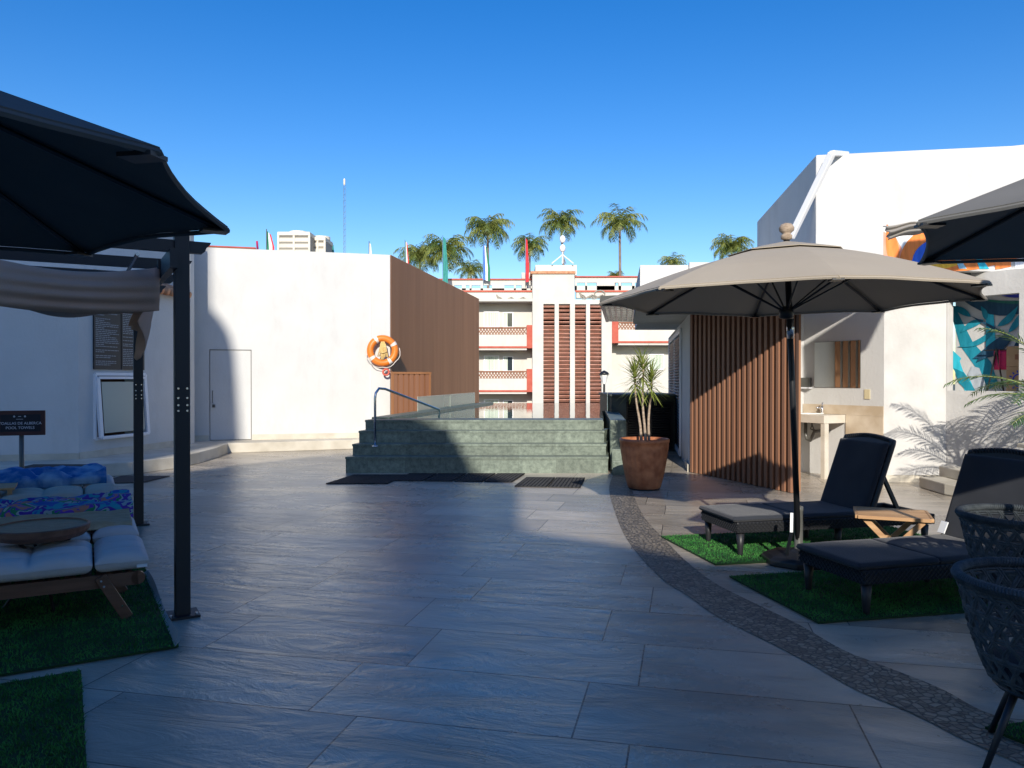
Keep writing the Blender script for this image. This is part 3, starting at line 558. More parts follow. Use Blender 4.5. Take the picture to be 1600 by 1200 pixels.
# soffit ceiling continues to niche; niche back wall, side wall
NB0, NB1 = Vector((4.71,12.4)), Vector((5.40,11.15)); nd = (NB1-NB0).normalized(); nn_ = Vector((nd.y,-nd.x))   # normal to room
b = MB(); b.wall(NB0, NB1, 0.0, 2.985, 0.2); b.build('niche_wall', 'stucco', rbld, world=True)
b = MB(); b.wall((4.45,12.55), (4.71,12.4), 0.0, 2.985, 0.2); b.wall((3.72,10.16),(4.45,12.55), 0.0, 2.55, -0.0+0.03) ; b.build('niche_side_wall', 'stucco', rbld, world=True)
b = MB(); b.prism([(5.40,11.15),(6.30,11.15),(6.30,11.5),(5.40,11.5)], 0.0, 2.985); b.build('pillar', 'stucco_aged', rbld, world=True)
b = MB(); b.prism([(5.385,11.13),(6.31,11.13),(6.31,11.149),(5.385,11.149)], 0.0, 0.105); b.build('skirting', 'sandstone', rbld, world=True)
E0 = Vector((6.30,11.15)); ed = Vector((0.55,-0.835)).normalized(); en = Vector((ed.y,-ed.x))
def ep(t, z=0.0, o=0.0): return Vector((E0.x+ed.x*t+en.x*o, E0.y+ed.y*t+en.y*o, z))
def et(px): k = (px-800)/F; return (k*E0.y-E0.x)/(ed.x-k*ed.y)
to0, to1 = et(1480), et(1592); BD = 0.46
b = MB(); b.wall(ep(0.0), ep(4.5), 0.0, 1.33, 0.16); b.wall(ep(0.0), ep(to0), 1.33, 2.985, 0.16); b.wall(ep(to1), ep(4.5), 1.33, 2.985, 0.16); b.wall(ep(to0), ep(to1), 2.66, 2.985, 0.16)
b.build('bar_wall', 'stucco_aged', rbld, world=True)
b = MB(); b.wall(ep(0.0,0,0.018), ep(3.0,0,0.018), 0.0, 0.105, 0.017); b.build('skirting', 'sandstone', rbld, world=True)
b = MB(); b.wall(ep(-0.1,0,-BD), ep(3.2,0,-BD), 0.6, 2.985, 0.15); b.build('bar_back_wall', 'stucco', rbld, world=True)
b = MB(); pf = [ep(to0-0.2,0,-0.165), ep(to1+1.2,0,-0.165), ep(to1+1.2,0,-BD+0.01), ep(to0-0.2,0,-BD+0.01)]; b.prism([(p.x,p.y) for p in pf], 1.2, 1.31); b.build('bar_counter', 'marble_pale', rbld, world=True)
b = MB(); q0_, q1_ = Vector((3.76,10.2)), Vector((4.40,12.3)); qd = (q1_-q0_).normalized(); t = 0.1
while t < 1.9: p = q0_+qd*t; b.box((p.x+0.05,p.y-0.01,1.2), (0.075,0.05,2.4), rz=math.atan2(qd.y,qd.x)); t += 0.115
b.build('niche_slats', 'slat_brown', rbld, world=True)
# corridor wall with white corner, louvred doors, grey
C0, C1 = Vector((2.87,12.4)), Vector((4.07,20.0)); cd = (C1-C0).normalized()
b = MB(); b.wall(C0+cd*0.02, C1, 0.0, 2.56, -0.15); b.build('corridor_wall', 'stucco', rbld, world=True)
b = MB(); b.wall(C0+Vector((-0.02,0)), C0+cd*0.7+Vector((-0.02,0)), 0.0, 0.12, 0.015); b.build('skirting', 'sandstone', rbld, world=True)
for s0, s1 in ((2.0,3.9),(3.98,6.2)):
    a, c = C0+cd*s0+Vector((-0.05,0)), C0+cd*s1+Vector((-0.05,0))
    b = MB()
    for (p, q_) in ((a, a+cd*0.07),(c-cd*0.07,c)): b.wall(p, q_, 0.05, 2.45, -0.04)
    b.wall(a+cd*0.07, c-cd*0.07, 0.05, 0.15, -0.04); b.wall(a+cd*0.07, c-cd*0.07, 2.35, 2.45, -0.04); dr = b.build('louvred_door', 'white_paint', rbld, world=True)
    b = MB(); m_ = (a+c)/2
    for k in range(37): b.box((m_.x+0.01,m_.y,0.19+k*0.058), ((c-a).length-0.14,0.045,0.012), rot=Matrix.Rotation(math.atan2(cd.y,cd.x),3,'Z')@Matrix.Rotation(R(40),3,'X'))
    b.build('louvres', 'black_metal', dr, world=True)
# slatted cladding panel
S0, S1 = Vector((2.90,12.36)), Vector((3.72,10.05)); sd = (S1-S0).normalized(); sL = (S1-S0).length; sn = Vector((sd.y,-sd.x)); sa = math.atan2(sd.y, sd.x)
sn = sn if sn.x < 0 else -sn
scr = thing('slatted_partition', 'brown vertical slat partition on the right crossed by diagonal shadows', 'partition', (S0.x,S0.y,0))
b = MB(); b.wall(S0, S1, 0.0, 2.56, 0.04); b.build('backing', 'slat_back', scr, world=True)
b = MB(); n = 20
for i in range(n):
    p = S0+sd*(sL*(i+0.5)/n)+sn*0.03; b.box((p.x,p.y,1.28), (sL/n*0.5,0.06,2.55), rz=sa)
b.build('slats', 'slat_light', scr, world=True, bevel=0.004)
# flat roof slab with lattice edge
b = MB()
RP = [(1.75,10.75),(2.35,9.0),(4.25,9.0),(4.6,14.9),(2.35,14.9)]
b.prism(RP, 2.565, 2.70); b.build('flat_roof', 'stucco_aged', rbld, world=True)
b = MB(); b.prism([(2.5,15.0),(6.0,15.0),(6.0,19.0),(3.04,19.0)], 2.71, 3.72); b.bbox(3.44, 5.0, 14.9, 14.98, 2.71, 3.76); b.build('rear_block', 'stucco', rbld, world=True)
lat = thing('roof_lattice', 'dark perforated lattice overhang beyond the umbrella tip', 'lattice', (1.6,12,2.6))
pA, pB, pC, pD = Vector((1.28,11.0)), Vector((1.72,10.8)), Vector((2.32,14.8)), Vector((1.82,14.7))
b = MB()
for i in range(6):
    a = pA.lerp(pB,i/5); c = pD.lerp(pC,i/5); b.beam((a.x,a.y,2.62),(c.x,c.y,2.62), 0.028, 0.04)
for j in range(11):
    a = pA.lerp(pD,j/10); c = pB.lerp(pC,j/10); b.beam((a.x,a.y,2.62),(c.x,c.y,2.62), 0.12, 0.035)
b.build('grid', 'plastic_grey', lat, world=True)
b = MB(); 
for (a, c) in ((pA,pB),(pA,pD)): b.beam((a.x,a.y,2.635),(c.x,c.y,2.635), 0.05, 0.10)
b.build('rim', 'plastic_grey', lat, world=True)
# white brace pipe on the tall block
br = thing('roof_brace', 'white diagonal pipe bracing the roof edge of the tall white block', 'pipe', P(1237,375,10.0))
b = MB(); b.beam(P(1235,372,10.6), P(1299,240,10.1), 0.07, 0.09); b.beam(P(1299,240,10.1), P(1322,242,10.6), 0.07, 0.07); b.build('pipe', 'white_paint', br, world=True, bevel=0.01)
# washroom: counter, sink, tap, mirror, dispenser, switch, trap
def npt(t, z=0.0, o=0.0): return Vector((NB0.x+nd.x*t+nn_.x*o, NB0.y+nd.y*t+nn_.y*o, z))
nn_ = nn_ if nn_.y < 0 else -nn_
def nt_(px): k = (px-800)/F; return (k*NB0.y-NB0.x)/(nd.x-k*nd.y)
def nbox(mb, t0, t1, z0, z1, o0, o1):
    q = [npt(t0,0,o0),npt(t1,0,o0),npt(t1,0,o1),npt(t0,0,o1)]; mb.prism([(p.x,p.y) for p in q], z0, z1)
b = MB(); nbox(b, 0.0, (NB1-NB0).length, 0.955, 1.10, 0.002, 0.016); b.build('splashback', 'marble', rbld, world=True)
b = MB(); nbox(b, 0.80, (NB1-NB0).length, 0.0, 0.953, 0.002, 0.02); b.build('wall_tiling', 'marble', rbld, world=True)
ct = thing('wash_counter', 'pale marble wash counter with basin recess in the sunlit washroom niche', 'counter', npt(0.5,0,0.3))
b = MB(); nbox(b, -0.15, 0.80, 0.83, 0.953, 0.022, 0.50); b.build('counter_top', 'marble_pale', ct, world=True, bevel=0.006)
b = MB(); nbox(b, 0.73, 0.80, 0.0, 0.829, 0.40, 0.49); b.build('leg', 'marble_pale', ct, world=True)
b = MB(); c = npt(0.32,0.956,0.26); b.lathe([(0.0,0),(0.13,0.0),(0.17,0.008),(0.19,0.012),(0.195,0.0)], c, 28, 1.2, 0.8); b.build('basin', 'ceramic', ct, world=True, smooth=True)
tp = thing('tap', 'chrome single lever tap behind the wash basin', 'tap', npt(0.5,0.955,0.08))
c = npt(0.44,0.955,0.10); b = MB(); b.tube([c, c+Vector((0,0,0.12))], 0.02, 12); b.tube([c+Vector((0,0,0.09)), c+Vector((0,0,0.10))+Vector((nn_.x,nn_.y,0))*0.13], 0.012, 8); b.build('body', 'chrome', tp, world=True, smooth=True)
b = MB(); b.tube([c+Vector((0,0,0.12)), c+Vector((0,0,0.15)), c+Vector((-0.03,0,0.175))-Vector((nn_.x,nn_.y,0))*0.05], 0.013, 8); b.build('lever', 'chrome', tp, world=True, smooth=True)
tr = thing('drain_trap', 'curved metal drain trap hanging under the wash counter', 'drain pipe', npt(0.3,0.5,0.25))
c = npt(0.26,0.83,0.26); b = MB(); a_ = Vector((nd.x,nd.y,0)); b_ = Vector((-nn_.x,-nn_.y,0))
b.tube([c, c+Vector((0,0,-0.20)), c+a_*0.02+Vector((0,0,-0.27)), c+a_*0.09+Vector((0,0,-0.29)), c+a_*0.13+Vector((0,0,-0.22)), c+a_*0.16+Vector((0,0,-0.15)), c+a_*0.22+b_*0.1+Vector((0,0,-0.13)), c+a_*0.25+b_*0.24+Vector((0,0,-0.14))], 0.026, 10)
b.tube([c+a_*0.10+Vector((0,0,0)), c+a_*0.16+Vector((0,0,-0.12)), c+a_*0.24+b_*0.22+Vector((0,0,-0.16))], 0.009, 8); b.tube([c+a_*0.14+Vector((0,0,0)), c+a_*0.09+Vector((0,0,-0.11)), c+a_*0.20+b_*0.22+Vector((0,0,-0.19))], 0.009, 8)
b.build('pipe', 'plastic_grey', tr, world=True, smooth=True)
mr = thing('wall_mirror', 'rectangular frameless mirror on the washroom niche wall', 'mirror', npt(0.5,1.7,0.02))
m0, m1 = nt_(1273), nt_(1345); b = MB(); nbox(b, m0, m1, 1.365, 2.08, 0.004, 0.010); b.build('backing', 'plastic_grey', mr, world=True)
b = MB(); q = [npt(m0+0.003,1.368,0.012), npt(m1-0.003,1.368,0.012), npt(m1-0.003,2.077,0.012), npt(m0+0.003,2.077,0.012)]; b.add(q, [(0,1,2,3)]); b.build('glass', 'mirror', mr, world=True)
ds = thing('soap_dispenser', 'small dark box dispenser on the niche wall left of the mirror', 'dispenser', npt(0.0,1.45,0.1))
b = MB(); t0 = nt_(1254); nbox(b, t0, nt_(1269), 1.37, 1.52, 0.003, 0.07); b.build('case', 'plastic_grey', ds, world=True, bevel=0.01)
b = MB(); nbox(b, t0-0.005, nt_(1269)+0.005, 1.345, 1.368, 0.003, 0.075); b.build('tray', 'white_paint', ds, world=True)
b = MB(); nbox(b, nt_(1351), nt_(1360), 1.20, 1.345, 0.002, 0.012); b.v = [tuple(Vector(v)-npt(nt_(1355),1.27)) for v in b.v]; o = b.build('light_switch', 'switch_beige', bevel=0.003); o.location = npt(nt_(1355),1.27); tag(o, 'beige light switch plate right of the washroom mirror', 'switch')
# painted murals
def leaf(mb, fnp, base, tip, wd, bend=0.0, n=9):
    bx, bz = base; tx, tz = tip; dx, dz = tx-bx, tz-bz; L_ = math.hypot(dx,dz); nx, nz = -dz/L_, dx/L_; L1 = []; L2_ = []
    for i in range(n+1):
        s_ = i/n; w_ = wd*math.sin(math.pi*min(1,s_**0.8))*1.0; cx = bx+dx*s_+nx*bend*math.sin(math.pi*s_); cz = bz+dz*s_+nz*bend*math.sin(math.pi*s_)
        L1.append((cx+nx*w_/2, cz+nz*w_/2)); L2_.append((cx-nx*w_/2, cz-nz*w_/2))
    for i in range(n): mb.add([fnp(*L1[i]), fnp(*L1[i+1]), fnp(*L2_[i+1]), fnp(*L2_[i])], [(0,1,2,3)])
mslots = ['m_teal','m_cyan','m_deep','m_navy','m_green','m_grey','m_orange','m_coral','m_blue','m_yellow','m_sky','flag_white']
mu = MB(); lay = [0.003]
def bwp(px, py):    # point on bar back wall seen at pixel
    o = -BD+lay[0]; a = ep(0,0,o); k = (px-800)/F; t = (k*a.y-a.x)/(ed.x-k*ed.y); p = ep(t,0,o); p.z = 1.5+(HZ-py)/F*p.y; return p
def ml(slot, base, tip, wd, bend=0.0):
    mu.cur = mslots.index(slot); lay[0] += 0.0012; leaf(mu, bwp, base, tip, wd, bend)
def mpoly(slot, pts):
    mu.cur = mslots.index(slot); lay[0] += 0.0012; mu.add([bwp(*p) for p in pts], [tuple(range(len(pts)))])
mpoly('m_teal', [(1482,478),(1492,480),(1520,535),(1548,565),(1560,600),(1545,608),(1525,575),(1500,540)])
mpoly('m_cyan', [(1484,520),(1486,545),(1502,560),(1495,572),(1484,555)])
mpoly('m_cyan', [(1480,548),(1498,560),(1505,580),(1520,600),(1524,612),(1508,612),(1500,590),(1488,575)])
mpoly('m_grey', [(1518,572),(1530,575),(1540,600),(1542,612),(1524,612),(1512,585)])
mpoly('m_teal', [(1490,575),(1506,582),(1524,610),(1512,612),(1498,598)])
mpoly('m_cyan', [(1540,488),(1552,490),(1556,540),(1540,545)])
ml('m_green', (1500,462), (1640,462), 16, 16); ml('m_deep', (1500,466), (1640,470), 20, 16); ml('m_navy', (1540,452), (1640,455), 14, 5)
for bs, tpx, wd, bd in (((1517,495),(1482,478),13,2),((1537,500),(1500,520),13,3),((1556,512),(1495,542),11,-8),((1540,500),(1532,478),11,2),((1558,510),(1590,478),14,4),((1575,520),(1600,480),13,3),((1577,522),(1520,560),26,-6),((1580,530),(1526,566),22,4)):
    ml('m_deep' if wd > 20 else 'm_teal', bs, tpx, wd*0.8, bd)
ml('m_deep', (1515,493), (1600,538), 4, 0); ml('m_deep', (1590,530), (1582,600), 14, 0)
mo = mu.build('wall_mural', mslots); tag(mo, 'teal leaf mural painted on the back wall inside the bar opening', 'mural')
mu = MB(); lay = [0.003]
def ufp(px, py):    # point on the upper facade plane
    a, c = Vector((4.07,10.3)), Vector((7.0,10.75))
    if (px-800)/F*10.75 > 7.0: a, c = Vector((7.0,10.75)), Vector((9.5,10.5))
    u = (c-a).normalized(); nrm = Vector((u.y,-u.x))*lay[0]; a = a+nrm; k = (px-800)/F; t = (k*a.y-a.x)/(u.x-k*u.y); p = a+u*t; return Vector((p.x,p.y,1.5+(HZ-py)/F*p.y))
bwp = ufp
mpoly('flag_white', [(1380,358),(1579,345),(1579,420),(1380,420)]); mpoly('flag_white', [(1585,345),(1640,345),(1640,420),(1585,420)]); mpoly('m_coral', [(1380,362),(1400,372),(1425,420),(1395,420),(1380,400)])
ml('m_orange', (1405,425), (1470,345), 34, -4); ml('m_orange', (1398,420), (1385,350), 20, 2); ml('m_blue', (1425,425), (1462,370), 16, -6); ml('m_orange', (1430,415), (1600,400), 22, 4); ml('m_yellow', (1440,416), (1510,408), 12, 2); mpoly('m_sky', [(1490,400),(1496,400),(1510,420),(1498,420)])
mpoly('m_cyan', [(1520,395),(1527,395),(1545,420),(1530,420)]); mpoly('m_orange', [(1552,400),(1579,398),(1579,417),(1555,421)]); ml('m_sky', (1460,345), (1560,380), 14, 3)
mo = mu.build('wall_mural', mslots); tag(mo, 'orange and blue petal mural on the upper white facade at right', 'mural')
# soffit lamp box
b = MB(); c = P(1503,427,10.7); b.bbox(-0.17,0.17,-0.02,0.15,-0.04,0.035); o = b.build('recess_lamp', 'black_metal', bevel=0.005); o.location = (c.x,c.y+0.1,2.95); tag(o, 'black recessed lamp box under the white facade edge', 'lamp')
# pale gathered shade cloth in front of the facade
pc = thing('shade_cloth', 'pale gathered shade cloth hanging before the mural at upper right', 'shade cloth', P(1415,360,8.6))
b = MB()
def fn(u, v):
    x0_ = 1379+6*v; p = P(x0_+(1462-x0_)*u, 354-9*u+v*(20-6*u)+1.5*math.sin(u*9+v*2), 8.6-0.5*u)
    p.y += -0.06*math.sin(v*math.pi)-0.035*math.sin(v*15+u*4); return p
b.grid(fn, 26, 26); b.build('cloth', 'shade_fabric_pale', pc, world=True, smooth=True, solid=0.01)
b = MB()
pts = [(4.53,4.08),(5.10,4.32),(5.25,4.74),(6.13,5.07),(7.2,5.2),(7.2,5.6),(6.1,5.5),(5.2,5.35),(5.0,4.95),(4.5,4.85)]
b.add([(x,6.0,z) for x, z in pts], [tuple(range(len(pts)))]); b.build('shadow_sail', 'shade_fabric_pale', pc, world=True, solid=0.01)  # added out of view, lower edge shaped to cast the niche and pillar shadow
# steps and planter at the far right
stp = thing('stone_steps', 'two low pale stone steps beside the far right wall', 'steps', (6,10,0))
b = MB(); b.prism([(5.62,10.6),(5.58,9.9),(5.75,9.35),(6.4,8.9),(7.3,8.9),(7.3,9.5),(6.7,10.4)], 0.004, 0.15); b.build('step', 'sandstone', stp, world=True, bevel=0.015)
b = MB(); b.prism([(5.95,10.7),(5.92,10.1),(6.15,9.65),(6.7,9.3),(7.3,9.3),(7.2,9.5),(6.6,10.5)], 0.15, 0.29); b.build('step', 'sandstone', stp, world=True, bevel=0.015)
pl = thing('stone_planter', 'low pale stone planter at the right edge under the palm', 'planter', (6.4,9,0))
b = MB(); b.prism([(6.10,9.15),(6.15,8.6),(7.0,8.3),(7.6,8.6),(7.2,9.3),(6.6,9.4)], 0.0, 0.68); b.build('body', 'sandstone', pl, world=True)
b = MB(); b.prism([(6.05,9.2),(6.10,8.55),(7.0,8.22),(7.7,8.55),(7.25,9.36),(6.6,9.46)], 0.68, 0.73); b.build('rim', 'sandstone', pl, world=True, bevel=0.012)
b = MB(); b.prism([(6.2,9.1),(6.25,8.68),(7.0,8.4),(7.4,8.65),(7.1,9.2),(6.6,9.3)], 0.73, 0.745); b.build('soil', 'soil', pl, world=True)
# boxes inside the bar opening
for k, (z0, hgt, lab) in enumerate(((1.31,0.36,'lower cardboard box with round printed emblem on the bar counter'),(1.67,0.28,'upper cardboard box stacked on the bar counter'))):
    c = ep(et(1577)+0.06, z0, -0.30); o = thing('cardboard_box', lab, 'box', c, math.atan2(ed.y,ed.x), 'cardboard boxes on the bar')
    b = MB(); b.bbox(-0.17,0.17,-0.14,0.14,0.002,hgt); b.build('carton', 'cardboard', o, bevel=0.006)
    b = MB(); b.bbox(-0.1715,0.1715,-0.025,0.025,hgt-0.05,hgt+0.002); b.build('tape', 'balcony_wood', o)
    b = MB()
    if k == 0:
        torus(b, (0,-0.143,0.17), 0.085, 0.010, Vector((1,0,0)), Vector((0,0,1)), Vector((0,0.15,0)), 0.4, 5.6, 22, 6)
        for q_ in range(14):
            a = q_*0.45; b.box((0.125*math.cos(a),-0.142,0.17+0.125*math.sin(a)), (0.018,0.002,0.03), rot=Matrix.Rotation(-a+1.57,3,'Y'))
    else: b.box((0,-0.142,0.13), (0.12,0.002,0.07))
    b.build('print', 'm_navy' if k == 0 else 'balcony_wood', o)
rk = thing('drying_stand', 'black folding stand with pink cloth inside the bar opening', 'stand', ep(et(1535),1.31,-0.34))
c = ep(et(1538),1.31,-0.34); u_ = Vector((ed.x,ed.y,0))
b = MB(); b.tube([c+u_*-0.12, c+u_*0.0+Vector((0,0,0.62))], 0.012, 6); b.tube([c+u_*0.10, c+u_*0.0+Vector((0,0,0.62))], 0.012, 6); b.tube([c+u_*-0.16+Vector((0,0,0.60)), c+u_*0.25+Vector((0,0,0.60))], 0.010, 6); b.build('frame', 'black_metal', rk, world=True)
b = MB()
b.grid(lambda u, v: c+u_*(-0.02+0.14*u)+Vector((0.02*math.sin(u*8),0.02*math.cos(u*9),0.60-0.28*v)), 8, 6); b.build('cloth', 'pink_cloth', rk, world=True, smooth=True, solid=0.006)

# ================= FAR HOTEL =================
D0 = 50.0
hb = thing('hotel_building', 'cream hotel building across the street with red trimmed balconies and louvred stair tower', 'building', (0,D0,-9))
def X(px, d=D0): return (px-800)/F*d
def Z(py, d=D0): return 1.5+(HZ-py)/F*d
b = MB(); b.bbox(X(470), X(835), D0, D0+9, -9, Z(470)); b.bbox(X(900), X(1400), D0, D0+9, -9, Z(470)); b.build('wall', 'stucco_far', hb, world=True)
b = MB(); b.bbox(X(470), X(832), D0-0.2, D0+0.3, Z(470), Z(454)); b.bbox(X(900), X(1400), D0-0.2, D0+0.3, Z(466), Z(454)); b.build('parapet_band', 'stucco_far', hb, world=True)
def parapet(x0, x1, ytop, holes):
    b = MB(); b.bbox(X(x0), X(x1), D0-0.1, D0+0.1, Z(ytop+8), Z(ytop)); cur = x0
    for h0_, h1_ in holes+[(x1,x1)]:
        if h0_ > cur: b.bbox(X(cur), X(h0_), D0-0.1, D0+0.1, Z(454), Z(ytop+8))
        cur = h1_
    b.bbox(X(x0), X(x1), D0-0.1, D0+0.1, Z(454), Z(ytop+13)); b.build('parapet', 'stucco_far', hb, world=True)
    b = MB(); b.bbox(X(x0), X(x1), D0-0.2, D0+0.2, Z(ytop), Z(ytop-2)); b.bbox(X(x0), X(x1), D0-0.28, D0-0.21, Z(457), Z(454.5)); b.build('red_trim', 'red_paint', hb, world=True)
parapet(470, 832, 438, [(600,615),(620,640),(660,675),(680,700),(710,722),(728,734),(737,751),(755,769),(788,803),(806,815),(823,829)])
parapet(898, 1400, 434, [(901,914),(917,932),(960,966),(970,987),(991,1005),(1020,1040)])
b = MB(); b.bbox(X(470), X(832), D0-1.3, D0, Z(474), Z(470)); b.bbox(X(956), X(1400), D0-1.3, D0, Z(472), Z(467)); b.build('ledge', 'stucco_far', hb, world=True)
# tower
TD = 48.6
def XT(px): return X(px,TD)
def ZT(py): return Z(py,TD)
b = MB(); b.bbox(XT(832), XT(849), TD, D0+1, -9, ZT(475)); b.bbox(XT(940), XT(956), TD, D0+0.5, -9, ZT(475)); b.bbox(XT(832), XT(897.5), TD, D0+3, ZT(475), ZT(428)); b.bbox(XT(897.5), XT(956), TD+0.15, D0, ZT(475), ZT(468))
b.bbox(XT(849), XT(940), TD+1.6, TD+1.7, -9, ZT(475)); b.build('stair_tower', 'stucco_far', hb, world=True)
b = MB(); b.bbox(XT(829), XT(899), TD-0.1, D0+3.1, ZT(428), ZT(425.5)); b.bbox(XT(829), XT(899), TD-0.1, D0+3.1, ZT(425.5), ZT(424)); b.build('tower_cap', 'clay_tile', hb, world=True)
b = MB(); b.bbox(XT(838), XT(905), D0+0.5, D0+3, ZT(424), Z(416,D0+1)); b.bbox(X(815,53), X(832,53), 53, 54.5, 7.0, Z(426,53)); b.build('roof_room', 'stucco_far', hb, world=True)
b = MB()
for a, c in ((866.5,873),(890.5,898),(915.5,921.5)): b.bbox(XT(a), XT(c), TD-0.12, TD+0.4, -9, ZT(475))
b.build('fins', 'stucco_far', hb, world=True)
b = MB(); b.bbox(XT(849), XT(940), TD+1.2, TD+1.3, -9, ZT(475)); b.build('stair_interior', 'dark_interior', hb, world=True)
for a, c in ((849,866.5),(873,890.5),(898,915.5),(921.5,940)):
    b = MB(); y = 479
    while y < 800:
        b.box(((XT(a)+XT(c))/2, TD+0.22, ZT(y)), (XT(c)-XT(a)-0.01,0.15,0.04), rot=Matrix.Rotation(R(-35),3,'X')); y += 6.1
    b.build('louvre_panel', 'terracotta_slat', hb, world=True)
b = MB(); b.bbox(XT(849), XT(940), TD+0.3, TD+1.1, ZT(498), ZT(496)); b.build('stair_landing', 'stucco_far', hb, world=True)
def window(x0, x1, y0, y1, half):
    b = MB(); f = 1.0
    zt, zb = Z(y0), Z(y1)
    b.bbox(X(x0), X(x1), D0-0.07, D0+0.02, zt-0.06, zt); b.bbox(X(x0), X(x1), D0-0.07, D0+0.02, zb, zb+0.06); b.bbox(X(x0), X(x0)+0.06, D0-0.07, D0+0.02, zb+0.06, zt-0.06); b.bbox(X(x1)-0.06, X(x1), D0-0.07, D0+0.02, zb+0.06, zt-0.06)
    w_ = b.build('window', 'white_paint', hb, world=True)
    xm = X(x0)+(X(x1)-X(x0))*(0.0 if half == 0 else 0.45)
    if half: 
        b = MB(); b.bbox(xm, X(x1)-0.06, D0-0.04, D0-0.02, zb+0.06, zt-0.06); b.build('pane', 'window_glass', w_, world=True)
    b = MB(); xe = X(x1)-0.06 if half == 0 else xm; n = max(4,int((xe-X(x0))/0.09))
    b.grid(lambda u, v: Vector((X(x0)+0.06+(xe-X(x0)-0.06)*u, D0-0.035+0.015*math.sin(u*n*3.1), zb+0.06+(zt-zb-0.12)*v)), n*3, 2); b.build('curtain', 'curtain', w_, world=True, smooth=True)
def balcony(x0, x1, yr, side):     # yr = rail top pixel row
    d = D0-1.3
    q = lambda px: X(px,d); zz = lambda py: Z(py,d)
    b = MB(); b.bbox(q(x0), q(x1), d, d+0.12, zz(yr+30), zz(yr+12)); b.bbox(q(x0), q(x1), d, D0-0.01, zz(yr+36), zz(yr+33.2)); o = b.build('balcony', 'stucco_far', hb, world=True)
    b = MB(); b.bbox(q(x0)-0.03, q(x1)+0.03, d-0.05, D0-0.01, zz(yr+33), zz(yr+30)); 
    xp = x1 if side > 0 else x0-10
    b.bbox(q(xp), q(xp+10), d-0.06, D0-0.01, zz(yr+33), zz(yr-3)); b.build('red_trim', 'red_paint', o, world=True)
    b = MB(); b.bbox(q(x0), q(x1), d, d+0.12, zz(yr+2.2), zz(yr)); t = q(x0); h1_, h2_ = zz(yr+12), zz(yr+2)
    while t < q(x1)-0.3:
        b.beam((t,d+0.05,h1_),(t+0.32,d+0.05,h2_),0.03,0.06); b.beam((t+0.32,d+0.07,h1_),(t,d+0.07,h2_),0.03,0.06); t += 0.19
    b.build('railing', 'balcony_wood', o, world=True)
for k in range(4):
    oy = 68.5*k
    window(756,780,487+oy,512+oy,0); window(786,802,488+oy,512+oy,1); window(700,724,487+oy,512+oy,0); window(640,664,487+oy,512+oy,0)
    balcony(600,823,511+oy,1)
    if k == 1: window(1012,1037,553,578,0)
    if k != 1: balcony(966,1200,503+oy,-1)
    window(1012,1037,484+oy,506+oy,0) if k != 1 else None
b = MB()
for (x0, x1, y) in ((776,829,468),(905,950,464)):
    for j in range(3):
        pts = [Vector((X(x0)+(X(x1)-X(x0))*i/14, D0-0.28, Z(y+j*1.2)+0.12*math.sin(i*1.3+j)+ (0.25 if i == 0 else 0))) for i in range(15)]; b = MB(); b.tube(pts, 0.03, 6); b.build('cable', 'hvac_fin', hb, world=True)
pts = [Vector((X(936)+0.35*math.cos(a*0.7), D0-0.3, Z(460)+0.22*math.sin(a*0.7))) for a in range(18)]; b = MB(); b.tube(pts, 0.04, 6)
b.build('cable', 'hvac_fin', hb, world=True)
# camera mast
cm = thing('camera_mast', 'white roof mast with two pale camera housings on a tripod above the stair tower', 'mast', P(879,412,50.5))
c = P(879,412,50.5); b = MB(); b.tube([c, P(879,385,50.5)], 0.05, 8); b.build('pole', 'white_paint', cm, world=True)
b = MB()
for px in (862,896): b.tube([P(px,412,50.2), P(879,398,50.5)], 0.035, 6)
b.tube([P(884,412,52), P(879,398,50.5)], 0.035, 6); b.build('tripod', 'white_paint', cm, world=True)
for py in (387,373): 
    q = P(879,py,50.5); b = MB(); b.lathe([(0.08,-0.28),(0.17,-0.22),(0.2,0.0),(0.15,0.12),(0.07,0.2)], q, 12); b.build('camera_housing', 'white_paint', cm, world=True, smooth=True)
# street lamp
lp = thing('street_lamp', 'black street lamp with glass lantern in front of the stair tower', 'street lamp', P(943,700,34))
q = P(944,600,34); b = MB(); b.tube([(q.x,34,-9),(q.x,34,-2),(q.x,34,q.z)], [0.12,0.07,0.05], 8); b.build('pole', 'black_metal', lp, world=True)
b = MB(); b.lathe([(0.07,0),(0.2,0.42)], q, 6); b.build('lantern', 'ceramic', lp, world=True)
b = MB(); b.lathe([(0.24,0.42),(0.17,0.52),(0.03,0.60)], q, 12); b.build('hood', 'black_metal', lp, world=True, smooth=True)

